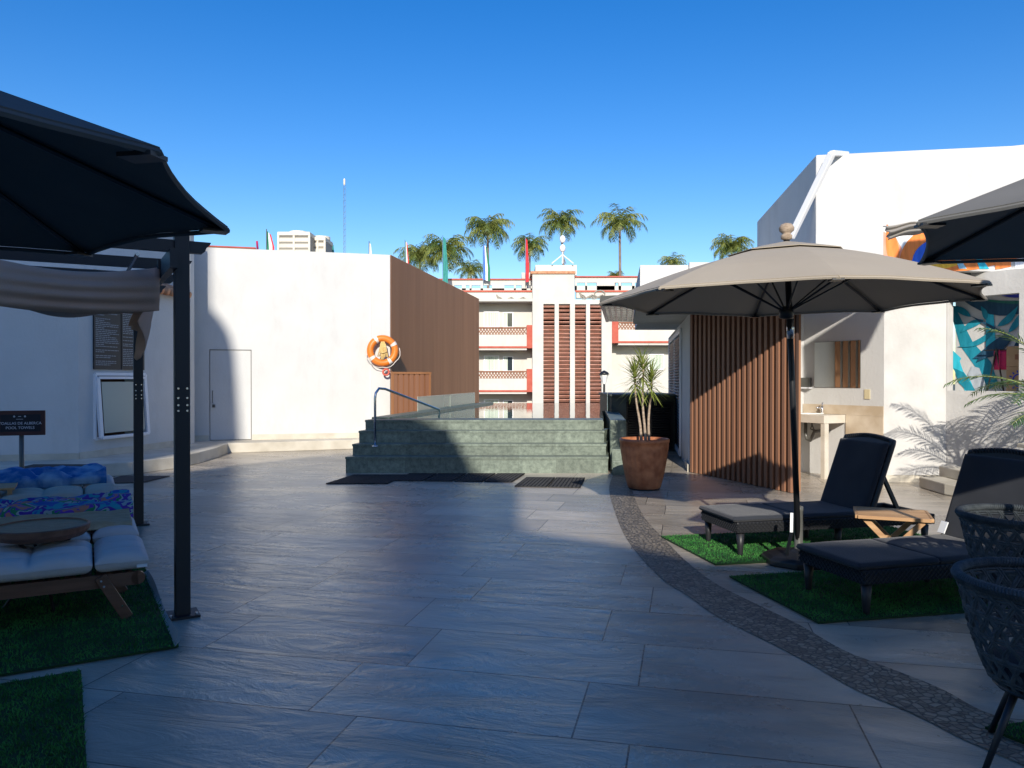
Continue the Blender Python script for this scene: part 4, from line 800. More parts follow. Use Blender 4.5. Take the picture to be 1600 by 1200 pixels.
# service building behind the white wall: roof for chillers, flags
sb = thing('service_building', 'low cream building behind the tall white wall with plant on its roof', 'building', (-7,23,-9))
b = MB(); b.bbox(-14, -2.6, 19.0, 30.0, -9, 4.1); b.build('wall', 'stucco_far', sb, world=True)
b = MB(); b.bbox(-14.05, -2.55, 18.95, 30.05, 4.1, 4.2); b.build('roof', 'stucco_far', sb, world=True)
def chiller(x0, x1, ytop, d, label, rz):
    c = P((x0+x1)/2, ytop, d); w_ = (x1-x0)/F*d; h_ = c.z-4.2
    o = thing('rooftop_chiller', label, 'air conditioning unit', (c.x,d+0.5,4.2), 0, 'rooftop chillers'); 
    b = MB(); b.bbox(-w_/2,w_/2,-0.5,0.5,0,h_); b.build('case', 'hvac_fin', o, bevel=0.02)
    b = MB(); nz = 9
    for k in range(nz): b.bbox(-w_/2-0.01,w_/2+0.01,-0.53,-0.5,0.1+k*(h_-0.2)/nz,0.1+(k+0.62)*(h_-0.2)/nz)
    for k in range(3): xx = -w_/2+k*w_/2; b.bbox(xx-0.03,xx+0.03,-0.55,-0.49,0.02,h_)
    b.bbox(-w_/2-0.02,w_/2+0.02,-0.56,0.52,h_-0.09,h_+0.02); b.build('grille', 'hvac', o)
    b = MB(); b.lathe([(0.28,0),(0.28,0.1),(0.1,0.1)], (0,0,h_+0.02), 16); b.build('fan_cowl', 'hvac', o)
chiller(436,484,364,24,'large beige rooftop chiller with slatted grille above the white wall',0)
chiller(486,508,372,24.6,'smaller rounded grey chiller right of the large one',0)
am = thing('antenna_mast', 'thin tall lattice antenna mast rising behind the white wall', 'antenna', P(538.5,400,27))
q0, q1 = P(538.5,420,27), P(538.5,290,27); b = MB(); q0.z = 4.2
for a in range(3):
    o = Vector((0.04*math.cos(a*2.09), 0.04*math.sin(a*2.09), 0)); b.tube([q0+o, q1+o], 0.008, 5)
for k in range(20): z = q0.z+(q1.z-q0.z)*k/20; b.tube([(q0.x-0.04,27,z),(q0.x+0.04,27,z+0.12)], 0.006, 4)
b.build('lattice', 'steel', am, world=True)
b = MB(); b.lathe([(0.02,0),(0.035,0.04),(0.035,0.2),(0.015,0.24)], q1, 8); b.build('tip_lamp', 'hvac', am, world=True)
def flag(px, ytop, ybot, d, zbase, bands, label, wpx, lean=0.0):
    c = P(px,ytop,d); o = thing('flag', label, 'flag', (c.x,d,zbase), 0, 'flags on roof poles')
    h_ = c.z-zbase; b = MB(); b.tube([(0,0,0),(lean*h_,0,h_)], 0.022 if d > 30 else 0.014, 6); b.build('pole', 'steel' if d > 30 else 'plastic_grey', o)
    fh = (ybot-ytop)/F*d; fw = wpx/F*d; b = MB(); nb = len(bands)
    nu, nv = 4*nb+1, 14
    def fn(u, v):
        s_ = u*fw*(0.55+0.45*min(1,v*1.6)); return Vector((lean*h_+s_*(0.9), 0.12*math.sin(u*9+v*3)*fw, h_-0.05-fh*v*(1-0.06*u)-u*fw*0.5))
    vs = [fn(i/(nu-1), j/(nv-1)) for j in range(nv) for i in range(nu)]; b.v = [tuple(v) for v in vs]
    for j in range(nv-1):
        for i in range(nu-1): b.f.append((j*nu+i,j*nu+i+1,(j+1)*nu+i+1,(j+1)*nu+i)); b.mi.append(min(nb-1,i*nb//(nu-1)))
    b.build('cloth', bands, o, smooth=True)
flag(417,358,390,25,4.2,['flag_green','flag_white','flag_red'],'green and white flag left of the rooftop chiller',14)
flag(519,378,410,26,4.2,['flag_teal','flag_teal'],'dark green flag tip between chiller and antenna mast',5)
flag(577,377,410,26,4.2,['flag_white','flag_sky' if 'flag_sky' in M else 'flag_white'],'pale flag tip above the right end of the white wall',5)
flag(633,375,430,45,3.5,['flag_green','flag_white','flag_red'],'green and red flag above the corner of the brown wall',7)
flag(692,368,442,47,4.5,['flag_teal','flag_teal'],'tall teal flag in front of the left palm cluster',9)
flag(755,380,436,49.5,7.6,['flag_blue','flag_white','flag_green'],'blue white and green flag beside a palm trunk',12)
flag(821,371,440,49.5,7.6,['flag_red','flag_red'],'red flag with blue top on the hotel roof beside the stair tower',6)
pk = thing('roof_pole', 'short leaning pink pole at the left end of the white wall top', 'pole', P(407,392,22))
q = P(408,395,22); b = MB(); b.tube([(q.x,22,4.0),P(402,377,22)], 0.03, 6); b.build('shaft', 'pink_cloth', pk, world=True)
# palms
def make_palm(seed, nf=24, fl=2.4):
    random.seed(seed)
    o = thing('palm_tree', 'x', 'palm tree', (0,0,0), 0, 'coconut palms behind the hotel roof')
    H_ = 10.0; b = MB(); lean = random.uniform(-0.5,0.5)
    pts = [Vector((lean*((i/10)**2-1), 0, -H_+H_*i/10)) for i in range(11)]; b.tube(pts, [0.13-0.005*i for i in range(11)], 8); b.build('trunk', 'palm_trunk', o, smooth=True)
    b = MB()
    for k in range(nf):
        az = k*2.399+random.uniform(-0.2,0.2); el = R(84)-(k/nf)**0.9*R(95)+random.uniform(-0.12,0.12); ln = fl*random.uniform(0.85,1.1)*(0.75+0.25*math.sin(math.pi*min(1,(k+3)/nf)))
        p = Vector((0,0,0.05)); dirh = Vector((math.cos(az),math.sin(az),0)); ns = 16; e = el; prev = p.copy(); rach = [p.copy()]
        for s_ in range(ns):
            e -= R(7.5)*(0.4+s_/ns*1.1); stp_ = ln/ns; p = p+(dirh*math.cos(e)+Vector((0,0,math.sin(e))))*stp_; rach.append(p.copy())
        b.tube(rach, [0.03*(1-i/len(rach)*0.8) for i in range(len(rach))], 4, cap=False)
        side = dirh.cross(Vector((0,0,1)))
        for i in range(2, len(rach)):
            f_ = i/len(rach); t_ = (rach[i]-rach[i-1]).normalized(); lw = fl*0.36*math.sin(math.pi*(0.12+0.82*f_))*random.uniform(0.75,1.15)
            for sg in (-1,1):
                for jj in (0, 0.5):
                    if jj and i % 2: continue
                    base = rach[i-1].lerp(rach[i], jj); droop = random.uniform(0.1,1.1)
                    dv = (side*sg*0.75+t_*0.55+Vector((0,0,-droop))).normalized(); mid = base+dv*lw*0.5+Vector((0,0,0.03)); tipp = base+dv*lw+Vector((0,0,-0.10*lw))
                    wv = t_*0.026*fl/2.4; b.add([base-wv, base+wv, mid+wv, mid-wv, tipp], [(0,1,2,3),(3,2,4)])
    b.build('crown', 'palm_leaf', o)
    b = MB()
    for k in range(6): a = k*1.05; b.lathe([(0.02,-0.14),(0.11,-0.06),(0.12,0.03),(0.03,0.12)], (0.2*math.cos(a),0.2*math.sin(a),-0.22), 7)
    b.build('coconuts', 'stem', o, smooth=True); return o
protos = [make_palm(11,32), make_palm(23,30), make_palm(5,24)]
pal = [(762,360,40,66,0,'large palm with full drooping crown left of the red flag'),(828,386,31,72,1,'middle palm with lower crown behind the red flag'),(876,350,36,66,1,'tall palm directly behind the camera mast'),
       (968,352,40,64,2,'slender isolated palm with bare trunk right of the stair tower'),(656,402,36,70,0,'leftmost palm crown just above the brown wall'),(698,394,42,68,1,'palm crown behind the tall teal flag'),
       (736,424,26,76,2,'low small palm crown at the left end of the hotel parapet'),(1143,388,34,60,0,'palm crown between the white block and the umbrella'),(1050,412,22,80,2,'tiny palm top just showing above the white rear block'),
       (962,432,14,90,1,'tiny distant palm top at the foot of the slender palm')]
used = set()
for i, (px, py, rp, d, k, lab) in enumerate(pal):
    src = protos[k]
    if k in used: o = copy_tree(src)
    else: o = src; used.add(k)
    c = P(px,py,d); sc = rp/F*d/1.85; o.location = c; o.scale = (sc,sc,sc); o.rotation_euler = (0,0,i*1.37); o['label'] = lab
random.seed(99)

# ================= UMBRELLAS =================
def umbrella(name_label, cx, cy, Rr, ztip, zap, ph, cloth, pole_base, vent=True, finial=True, base=True, poler=0.024, polem='black_metal', NS=8, bulge=0.0):
    o = thing('patio_umbrella', name_label, 'umbrella', (pole_base[0],pole_base[1],0), 0, 'large octagonal patio umbrellas')
    ox, oy = cx-pole_base[0], cy-pole_base[1]
    tips = [Vector((ox+Rr*math.cos(ph+k*2*math.pi/NS), oy+Rr*math.sin(ph+k*2*math.pi/NS), ztip)) for k in range(NS)]
    ap = Vector((ox,oy,zap))
    def surf(k, s_, r_):     # k panel, s_ across 0..1, r_ radial 0..1
        a, c = tips[k], tips[(k+1)%NS]; e = a.lerp(c,s_); q = ap.lerp(e,r_)
        sag = 4*s_*(1-s_)*r_*r_
        q.z += bulge*math.sin(math.pi*r_) + 0.012*sag*r_
        ctr = Vector((ox,oy,q.z)); q = ctr+(q-ctr)*(1-0.035*sag*r_); q.z += sag*0.012*noise.noise(Vector((q.x*2.3,q.y*2.3,k))); return q
    b = MB(); n = 9; r0 = 0.18 if vent else 0.0
    for k in range(NS): b.grid(lambda u, v, k=k: surf(k, u, r0+(1-r0)*v), 9, n)
    can = b.build('canopy', cloth, o, smooth=False, solid=0.006)
    bm = bmesh.new(); bm.from_mesh(can.data); bmesh.ops.remove_doubles(bm, verts=bm.verts, dist=0.0005); bmesh.ops.recalc_face_normals(bm, faces=bm.faces); bm.to_mesh(can.data); bm.free()
    if vent:
        b = MB()
        for k in range(NS): b.grid(lambda u, v, k=k: surf(k, u, 0.02+0.29*v)+Vector((0,0,0.022-0.004*v)), 7, 4)
        b.build('vent', cloth, can, solid=0.005)
    b = MB()  # hem
    for k in range(NS):
        pts = [surf(k, i/8, 1.0)+Vector((0,0,-0.012)) for i in range(9)]; b.tube(pts, 0.010, 5)
    b.build('hem', cloth, can)
    for k in range(NS):
        b = MB(); pts = [surf(k,0.0,r_)+Vector((0,0,-0.022)) for r_ in (0.03,0.25,0.5,0.75,0.99)]; b.tube(pts, 0.011, 6); rb_ = b.build('rib', polem, o)
        b = MB(); q = surf(k,0.0,0.45)+Vector((0,0,-0.03)); b.tube([Vector((ox,oy,ztip-0.10)), q], 0.008, 6); b.build('strut', polem, rb_)
        b = MB(); q = surf(k,0.0,1.0); dv = (q-Vector((ox,oy,q.z))).normalized(); b.grid(lambda u, v: q-dv*0.10*(v)+dv.cross(Vector((0,0,1)))*(u-0.5)*0.07+Vector((0,0,-0.02)), 3, 3); b.build('pocket', polem, rb_, solid=0.012)
    b = MB(); b.tube([Vector((0,0,0.1)), Vector((ox,oy,zap+0.05))], poler, 14); b.build('pole', polem, o, smooth=True)
    b = MB(); b.lathe([(0.03,0),(0.055,0.01),(0.055,0.09),(0.03,0.10)], (ox,oy,ztip-0.15), 14); b.build('hub', polem, o, smooth=True); b = MB(); b.lathe([(0.03,0),(0.05,0.01),(0.05,0.06),(0.03,0.07)], (ox,oy,zap-0.08), 14); b.build('hub', polem, o, smooth=True)
    if finial:
        b = MB(); b.lathe([(0.02,0.0),(0.042,0.012),(0.044,0.038),(0.03,0.05),(0.036,0.058),(0.056,0.075),(0.058,0.10),(0.042,0.125),(0.015,0.135)], (ox,oy,zap+0.03), 18); b.build('finial', 'stem', o, smooth=True)
    return o, Vector((ox,oy,0))
um, oo = umbrella('taupe octagonal umbrella open above the nearer black loungers', 2.16, 6.05, 1.46, 2.12, 2.56, R(-8), 'canopy_taupe', (2.335,6.25), bulge=0.045)
b = MB(); b.lathe([(0.045,0.06),(0.045,0.10),(0.034,0.12),(0.034,0.42),(0.037,0.425),(0.037,0.46),(0.026,0.465)], (0,0,0), 16); b.build('sleeve', 'plastic_grey', um, smooth=True)
b = MB(); b.lathe([(0.29,0.004),(0.29,0.05),(0.26,0.075),(0.10,0.10),(0.05,0.12)], (0,0,0), 8, ph=R(22)); b.build('base', 'black_metal', um, bevel=0.008)
b = MB(); t_ = 1.88/2.6; b.tube([oo*0.68+Vector((0,0,1.82)), oo*0.70+Vector((0,0,1.98))], 0.030, 14); b.build('joint_sleeve', 'steel', um, smooth=True)
b = MB(); b.beam(Vector((-0.12,-0.18,0.44)), Vector((-0.13,-0.2,0.29)), 0.02, 0.035); b.build('tie_label', 'white_paint', um)
b = MB(); b.beam(Vector((-0.13,-0.2,0.29)), Vector((-0.15,-0.15,0.10)), 0.012, 0.03); b.build('tie_strap', 'black_metal', um)
umL, _ = umbrella('charcoal umbrella overhead at the upper left corner', -2.28, 2.27, 1.39, 2.10, 2.62, math.atan2(3.04-2.27, -1.13+2.28), 'canopy_charcoal', (-2.28,2.27))
b = MB(); b.lathe([(0.29,0.004),(0.29,0.05),(0.10,0.10),(0.05,0.12)], (0,0,0), 8); b.build('base', 'black_metal', umL)
umR, _ = umbrella('grey umbrella reaching in from the right edge above the woven chairs', 2.97, 3.29, 1.25, 2.17, 2.66, math.atan2(4.35-3.29, 2.32-2.97), 'canopy_grey', (2.97,3.29), NS=6)
b = MB(); b.lathe([(0.29,0.004),(0.29,0.05),(0.10,0.10),(0.05,0.12)], (0,0,0), 8); b.build('base', 'black_metal', umR)

# ================= PERGOLA =================
pg = thing('pergola', 'dark metal pergola with square posts on the left terrace', 'pergola', (-2.09,4.86,0), 0)
A_ = Vector((0.866,0.5,0)); B_ = Vector((-0.5,0.866,0)); pz = R(30)
posts = [Vector((0,0,0)), B_*3.5, A_*-3.0, A_*-3.0+B_*3.5]
for k, p in enumerate(posts):
    b = MB(); b.box(p+Vector((0,0,1.22)), (0.088,0.088,2.44), rz=pz); po = b.build('post', 'pergola_metal', pg, bevel=0.004)
    b = MB(); b.box(p+Vector((0,0,0.008)), (0.19,0.19,0.014), rz=pz); b.build('base_plate', 'pergola_metal', po)
    b = MB()
    for z in (1.30,1.335,1.38,1.44):
        for s_ in (-1,1): 
            q = p+Vector((0,0,z))-B_*0.045+A_*0.026*s_; b.tube([q, q-B_*0.006], 0.007, 8)
    for s_ in (-1,1): b.tube([p+A_*0.075*s_-B_*0.075+Vector((0,0,0.014)), p+A_*0.075*s_-B_*0.075+Vector((0,0,0.03))], 0.009, 6)
    b.build('bolts', 'steel', po)
def side_beam(p, q, ov):
    b = MB(); d = (q-p).normalized(); b.beam(p-d*ov+Vector((0,0,2.24)), q+d*ov+Vector((0,0,2.24)), 0.045, 0.12); b.build('side_beam', 'pergola_metal', pg)
side_beam(posts[0]+A_*-0.06, posts[1]+A_*-0.06, 0.15); side_beam(posts[2], posts[3], 0.15)
for k in range(5):
    s_ = k*3.5/4; b = MB(); p = B_*s_+Vector((0,0,2.335)); b.beam(p-A_*3.2, p+A_*0.10, 0.045, 0.075)
    # notched end
    e0 = p+A_*0.10; pts = [(0,0.0375),(0.075,0.0375),(0.066,0.02),(0.045,0.0),(0.040,-0.02),(0.02,-0.0375),(0,-0.0375)]
    vs = []
    for o_ in (-0.0225,0.0225): vs += [e0+A_*x+Vector((0,0,z))+B_*o_ for x, z in pts]
    n = len(pts); b.add(vs, [tuple(range(n)), tuple(range(n,2*n))[::-1]]+[(i,i+n,(i+1)%n+n,(i+1)%n) for i in range(n)]); b.build('rafter', 'pergola_metal', pg)
for kk in (-0.25,-2.7):
    b = MB(); q = A_*kk+Vector((0,0,2.27)); b.tube([q, q+B_*3.5], 0.012, 6); b.build('guide_wire', 'steel', pg)
# draped cloth: front valance and folds between rafters
fb = thing('shade_canopy_cloth', 'taupe gathered canopy cloth sagging under the left pergola', 'shade cloth', (-2.09,4.86,0))
def drape(u, v):      # u along A (0 = right end), v down/back along B
    s_ = 0.42+2.9*v; t_ = -0.09-2.9*u
    hk = abs(math.sin(math.pi*(u*2.9)/0.98))    # hooks
    sag = 0.055*hk
    fold = abs(math.sin(math.pi*v*4))**0.7
    z = 2.245-sag-0.09*fold-0.03*math.sin(u*17+v*5)*fold
    return A_*t_+B_*(s_+0.03*math.sin(u*9))+Vector((0,0,z))
b = MB(); b.grid(drape, 60, 60)
def valance(u, v):
    t_ = -0.09-2.9*u; hk = abs(math.sin(math.pi*(u*2.9)/0.98)); z = 2.25-0.06*hk*(1-v)-v*(0.29+0.04*abs(math.sin(math.pi*(u*2.9)/0.98)))
    return A_*t_+B_*(0.42-0.05*math.sin(v*math.pi)+0.010*math.sin(v*24+u*3+2*hk)*(0.3+v)*(0.3+hk))+Vector((0,0,z))
b.grid(valance, 80, 36)
def endflap(u, v):
    z = 2.25-v*(0.34+0.24*math.exp(-((u-0.3)/0.16)**2))
    return A_*(-0.09+0.03*math.sin(u*20+v*4)-0.10*v)+B_*(0.42+0.95*u)+Vector((0,0,z-0.05*math.sin(u*math.pi)))
b.grid(endflap, 24, 14)
b.build('cloth', 'shade_fabric', fb, smooth=True, solid=0.004)
for t_ in (-0.09,-1.07,-2.05): b = MB(); b.tube([A_*t_+B_*0.42+Vector((0,0,2.30)), A_*t_+B_*0.42+Vector((0,0,2.24))], 0.012, 6); b.build('hook', 'black_metal', fb)

# ================= TURF MATS =================
def turf(poly, label, dens=2600, curl=None):
    c = sum((Vector((p[0],p[1])) for p in poly), Vector((0,0)))/len(poly)
    o = thing('turf_mat', label, 'artificial grass mat', (c.x,c.y,0), 0, 'artificial turf mats under the loungers')
    lp = [Vector((p[0]-c.x,p[1]-c.y)) for p in poly]
    b = MB(); b.prism(lp, 0.005, 0.016); b.build('backing', 'turf_base', o)
    xs = [p.x for p in lp]; ys = [p.y for p in lp]; area = abs(sum(lp[i].x*lp[(i+1)%len(lp)].y-lp[(i+1)%len(lp)].x*lp[i].y for i in range(len(lp))))/2
    def inside(x, y):
        r = False; j = len(lp)-1
        for i in range(len(lp)):
            if (lp[i].y > y) != (lp[j].y > y) and x < (lp[j].x-lp[i].x)*(y-lp[i].y)/(lp[j].y-lp[i].y)+lp[i].x: r = not r
            j = i
        return r
    vs = []; fs = []; n = int(area*dens*1.5)
    while n > 0:
        x, y = random.uniform(min(xs),max(xs)), random.uniform(min(ys),max(ys))
        if not inside(x,y): continue
        n -= 1; a = random.uniform(0,6.28); h_ = random.uniform(0.010,0.022); w_ = 0.004; k = len(vs); lx_, ly_ = random.uniform(-0.014,0.014), random.uniform(-0.014,0.014)
        dx, dy = math.cos(a)*w_, math.sin(a)*w_; vs += [(x-dx,y-dy,0.014),(x+dx,y+dy,0.014),(x+lx_,y+ly_,h_+0.012)]; fs.append((k,k+1,k+2))
    b = MB(); b.v = vs; b.f = fs; b.mi = [0]*len(fs); pl_ = b.build('pile', 'turf', o); pl_['kind'] = 'stuff'
    if curl:
        b = MB(); a, e = Vector(curl[0])-Vector((c.x,c.y)), Vector(curl[1])-Vector((c.x,c.y)); dv = (e-a).normalized(); nv = Vector((dv.y,-dv.x))
        b.grid(lambda u, v: Vector(((a.lerp(e,u)).x+nv.x*(0.03*v-0.02), (a.lerp(e,u)).y+nv.y*(0.03*v-0.02), 0.014+0.035*v*(0.5+0.5*math.sin(u*9+1)))), 40, 4); b.build('curled_edge', 'turf_backing', o, solid=0.004)
    return o
def rect(origin, ang, l, w_, sgn=1): 
    a = Vector((math.cos(ang),math.sin(ang))); n_ = Vector((-a.y,a.x)); p = Vector(origin); return [p, p+a*l, p+a*l+n_*w_, p+n_*w_]
c0_ = G(278,1014); c1_ = G(232,905); bd = Vector((c1_.x-c0_.x,c1_.y-c0_.y)).normalized(); ad = Vector((-bd.y,bd.x)); ad = ad if ad.x < 0 else -ad
p0 = Vector((c0_.x,c0_.y)); turf([p0, p0+ad*2.6, p0+ad*2.6+bd*4.2, p0+bd*4.2], 'large shaded turf mat under the wooden loungers', 4200, curl=(p0, p0+bd*1.9))
p0 = G(125,1053); p0 = Vector((p0.x,p0.y)); turf([p0, p0+ad*1.7, p0+ad*1.7-bd*1.6, p0-bd*1.6], 'shaded turf mat at the bottom left corner', 6500)
turf(rect((1.63,6.15), R(11.5), 2.45, 1.12), 'partly sunlit turf mat under the farther black lounger', 4500)
turf(rect((1.87,4.68), R(12), 2.5, 1.12), 'shaded turf mat under the nearer black lounger', 5500)
b = MB(); b.tube([(1.80,5.62,0.035),(1.83,5.48,0.035)], 0.03, 10); 
p0 = Vector((2.02,3.27)); turf([p0, p0+Vector((0.97,0.22)), p0+Vector((1.3,-0.9)), p0+Vector((0.33,-0.62))], 'turf mat corner at the lower right beneath the woven chairs', 6500)

# ================= BLACK WICKER LOUNGERS =================
def rbox_grid(mb, cx, cy, cz, lx, ly, lz, tilt=0.0, nz=0.006, rr=0.02):   # soft pad, pivot at its -x end
    def fn(u, v):
        pass
    nu, nv = 20, 12
    def top(u, v, sg):
        x = u*lx; y = (v-0.5)*ly; e = min(u,1-u)*lx; f_ = min(v,1-v)*ly; m_ = min(e,f_); k = min(1,m_/rr); h_ = lz/2*math.sqrt(max(0,1-(1-k)**2)); h_ += (nz*noise.noise(Vector((x*5+cx*3,y*5,sg))) if k > 0.9 else 0)
        return x, y, sg*h_
    for sg in (1,-1):
        vs = []
        us = [0,0.01,0.03]+[0.03+0.94*i/nu for i in range(1,nu)]+[0.97,0.99,1.0]; vv = [0,0.015,0.045]+[0.045+0.91*i/nv for i in range(1,nv)]+[0.955,0.985,1.0]
        for v in vv:
            for u in us:
                x, y, z = top(u,v,sg); xx = cx+x*math.cos(tilt)-z*math.sin(tilt); zz = cz+x*math.sin(tilt)+z*math.cos(tilt); vs.append((xx,cy+y,zz))
        n_ = len(us); fs = []
        for j in range(len(vv)-1):
            for i in range(n_-1):
                q = (j*n_+i, j*n_+i+1, (j+1)*n_+i+1, (j+1)*n_+i); fs.append(q if sg > 0 else q[::-1])
        mb.add(vs, fs)
def weave(mb, p, ux, uz, L_, H_, pitch=0.035, r=0.0045):      # diagonal wicker weave over a rectangle
    nrm = Vector(ux).cross(Vector(uz)); n_ = int((L_+H_)/pitch)
    for sg in (0,1):
        for i in range(n_+1):
            x0 = i*pitch-H_; a0, a1 = max(0,x0), min(L_,x0+H_)
            if a1-a0 < 0.005: continue
            z0, z1 = a0-x0, a1-x0
            if sg: z0, z1 = H_-z0, H_-z1
            q0 = Vector(p)+Vector(ux)*a0+Vector(uz)*z0+nrm*r*0.5; q1 = Vector(p)+Vector(ux)*a1+Vector(uz)*z1+nrm*r*0.5; mb.tube([q0,q1], r, 4, cap=False)
def make_lounger(label, loc, rz, ang):
    # local frame: x from foot (0) to head (1.95), y across 0 (near) .. 0.65
    o = thing('wicker_lounger', label, 'sun lounger', loc, rz, 'black wicker loungers on the right'); W_ = 0.65; T = 0.30
    b = MB()
    b.bbox(0.0,1.93,0.0,0.035,T-0.09,T); b.bbox(0.0,1.93,W_-0.035,W_,T-0.09,T); b.bbox(0.0,0.035,0.035,W_-0.035,T-0.09,T); b.bbox(1.895,1.93,0.035,W_-0.035,T-0.09,T)
    b.bbox(0.035,1.22,0.035,W_-0.035,T-0.03,T-0.004)
    for k in range(4): b.bbox(1.3+k*0.16,1.33+k*0.16,0.035,W_-0.035,T-0.07,T-0.04)
    fr_ = b.build('frame', 'wicker_black', o, bevel=0.008)
    b = MB(); weave(b, (0,-0.001,T-0.088), (1,0,0), (0,0,1), 1.93, 0.084); weave(b, (-0.001,W_,T-0.088), (0,-1,0), (0,0,1), W_, 0.084); b.build('wicker_weave', 'wicker_black', fr_)
    for x, y in ((0.05,0.04),(0.05,W_-0.04),(1.02,0.09),(1.02,W_-0.09),(1.86,0.04),(1.86,W_-0.04)):
        b = MB(); z1 = T-0.10; b.lathe([(0.019,0.016),(0.022,0.03),(0.027,0.10),(0.034,z1)], (x,y,0), 10); b.build('leg', 'wicker_black', o, smooth=True)
    # backrest
    ca, sa_ = math.cos(ang), math.sin(ang); hx, hz = 1.24, T+0.0; bl = 0.70
    def bp_(l, y, n_): return Vector((hx+l*ca-n_*sa_, y, hz+l*sa_+n_*ca))
    b = MB(); 
    def bk(u, v):  # slightly arched top
        y = W_*u; top = bl+0.03*math.sin(math.pi*u); return bp_(top*v, y, -0.03)
    b.grid(bk, 12, 10); bo = b.build('backrest', 'wicker_black', o, solid=0.03)
    b = MB(); pts = [bp_(bl-0.0+0.035*math.sin(math.pi*u), W_*u, -0.03) for u in [i/12 for i in range(13)]]; pts = [bp_(0.02,0.0,-0.03), bp_(bl*0.97,0.0,-0.03)]+pts+[bp_(bl*0.97,W_,-0.03), bp_(0.02,W_,-0.03)]; b.tube(pts, 0.022, 8)
    for i in range(22):
        u = 0.08+0.84*i/21; q = bp_(bl-0.02+0.035*math.sin(math.pi*u), W_*u, -0.008); b.tube([q, q+Vector((0,0.012,0.03))], 0.006, 5)
    b.build('woven_edge', 'wicker_black', bo)
    b = MB(); q = bp_(0.42,0.06,-0.045); b.beam(q, Vector((hx+0.42*ca+0.26,0.06,T-0.05)), 0.03, 0.03); b.build('prop', 'wicker_black', bo); b = MB(); q = bp_(0.42,W_-0.06,-0.045); b.beam(q, Vector((hx+0.42*ca+0.26,W_-0.06,T-0.05)), 0.03, 0.03); b.build('prop', 'wicker_black', bo)
    b = MB(); rbox_grid(b, -0.03, W_/2, T+0.022, 0.62, W_-0.01, 0.045); b.build('cushion', 'lounger_cushion', o, smooth=True)
    b = MB(); rbox_grid(b, 0.59, W_/2, T+0.022, 0.64, W_-0.01, 0.045); b.build('cushion', 'lounger_cushion', o, smooth=True)
    b = MB(); q = bp_(0.0,W_/2,0.012); rbox_grid(b, q.x, W_/2, q.z, bl-0.03, W_-0.01, 0.05, tilt=ang); b.build('back_cushion', 'lounger_cushion', o, smooth=True)
    return o
make_lounger('farther black wicker lounger with its foot end in the sun', (1.88,6.40,0), R(12.8), R(70))
l2 = make_lounger('nearer black wicker lounger lying mostly in shade with white tag at its hinge', (2.20,4.79,0), R(15.5), R(70))
b = MB(); b.box((1.20,0.60,0.40), (0.01,0.06,0.09), rot=Matrix.Rotation(R(25),3,'Y')); b.build('care_tag', 'white_paint', l2)
# folding teak side table
tb = thing('teak_side_table', 'small folding teak side table between the two black loungers', 'side table', (2.98,6.02,0), R(-22))
b = MB()
for k in range(8): b.bbox(-0.25,0.25,-0.20+k*0.05,-0.20+k*0.05+0.043,0.435,0.45)
b.bbox(-0.27,-0.251,-0.21,0.21,0.425,0.452); b.bbox(0.251,0.27,-0.21,0.21,0.425,0.452); b.bbox(-0.251,0.251,-0.225,-0.203,0.425,0.452); b.bbox(-0.251,0.251,0.2,0.22,0.425,0.452); b.build('table_top', 'teak', tb, bevel=0.002)
for y in (-0.17,0.17):
    for sg in (1,-1): b = MB(); b.beam((-0.2*sg,y+0.012*sg,0.42),(0.19*sg,y+0.012*sg,0.008), 0.02, 0.04); b.build('leg', 'teak', tb)
b = MB(); b.tube([(0,-0.19,0.21),(0,0.19,0.21)], 0.008, 8); b.build('pivot_rod', 'steel', tb)

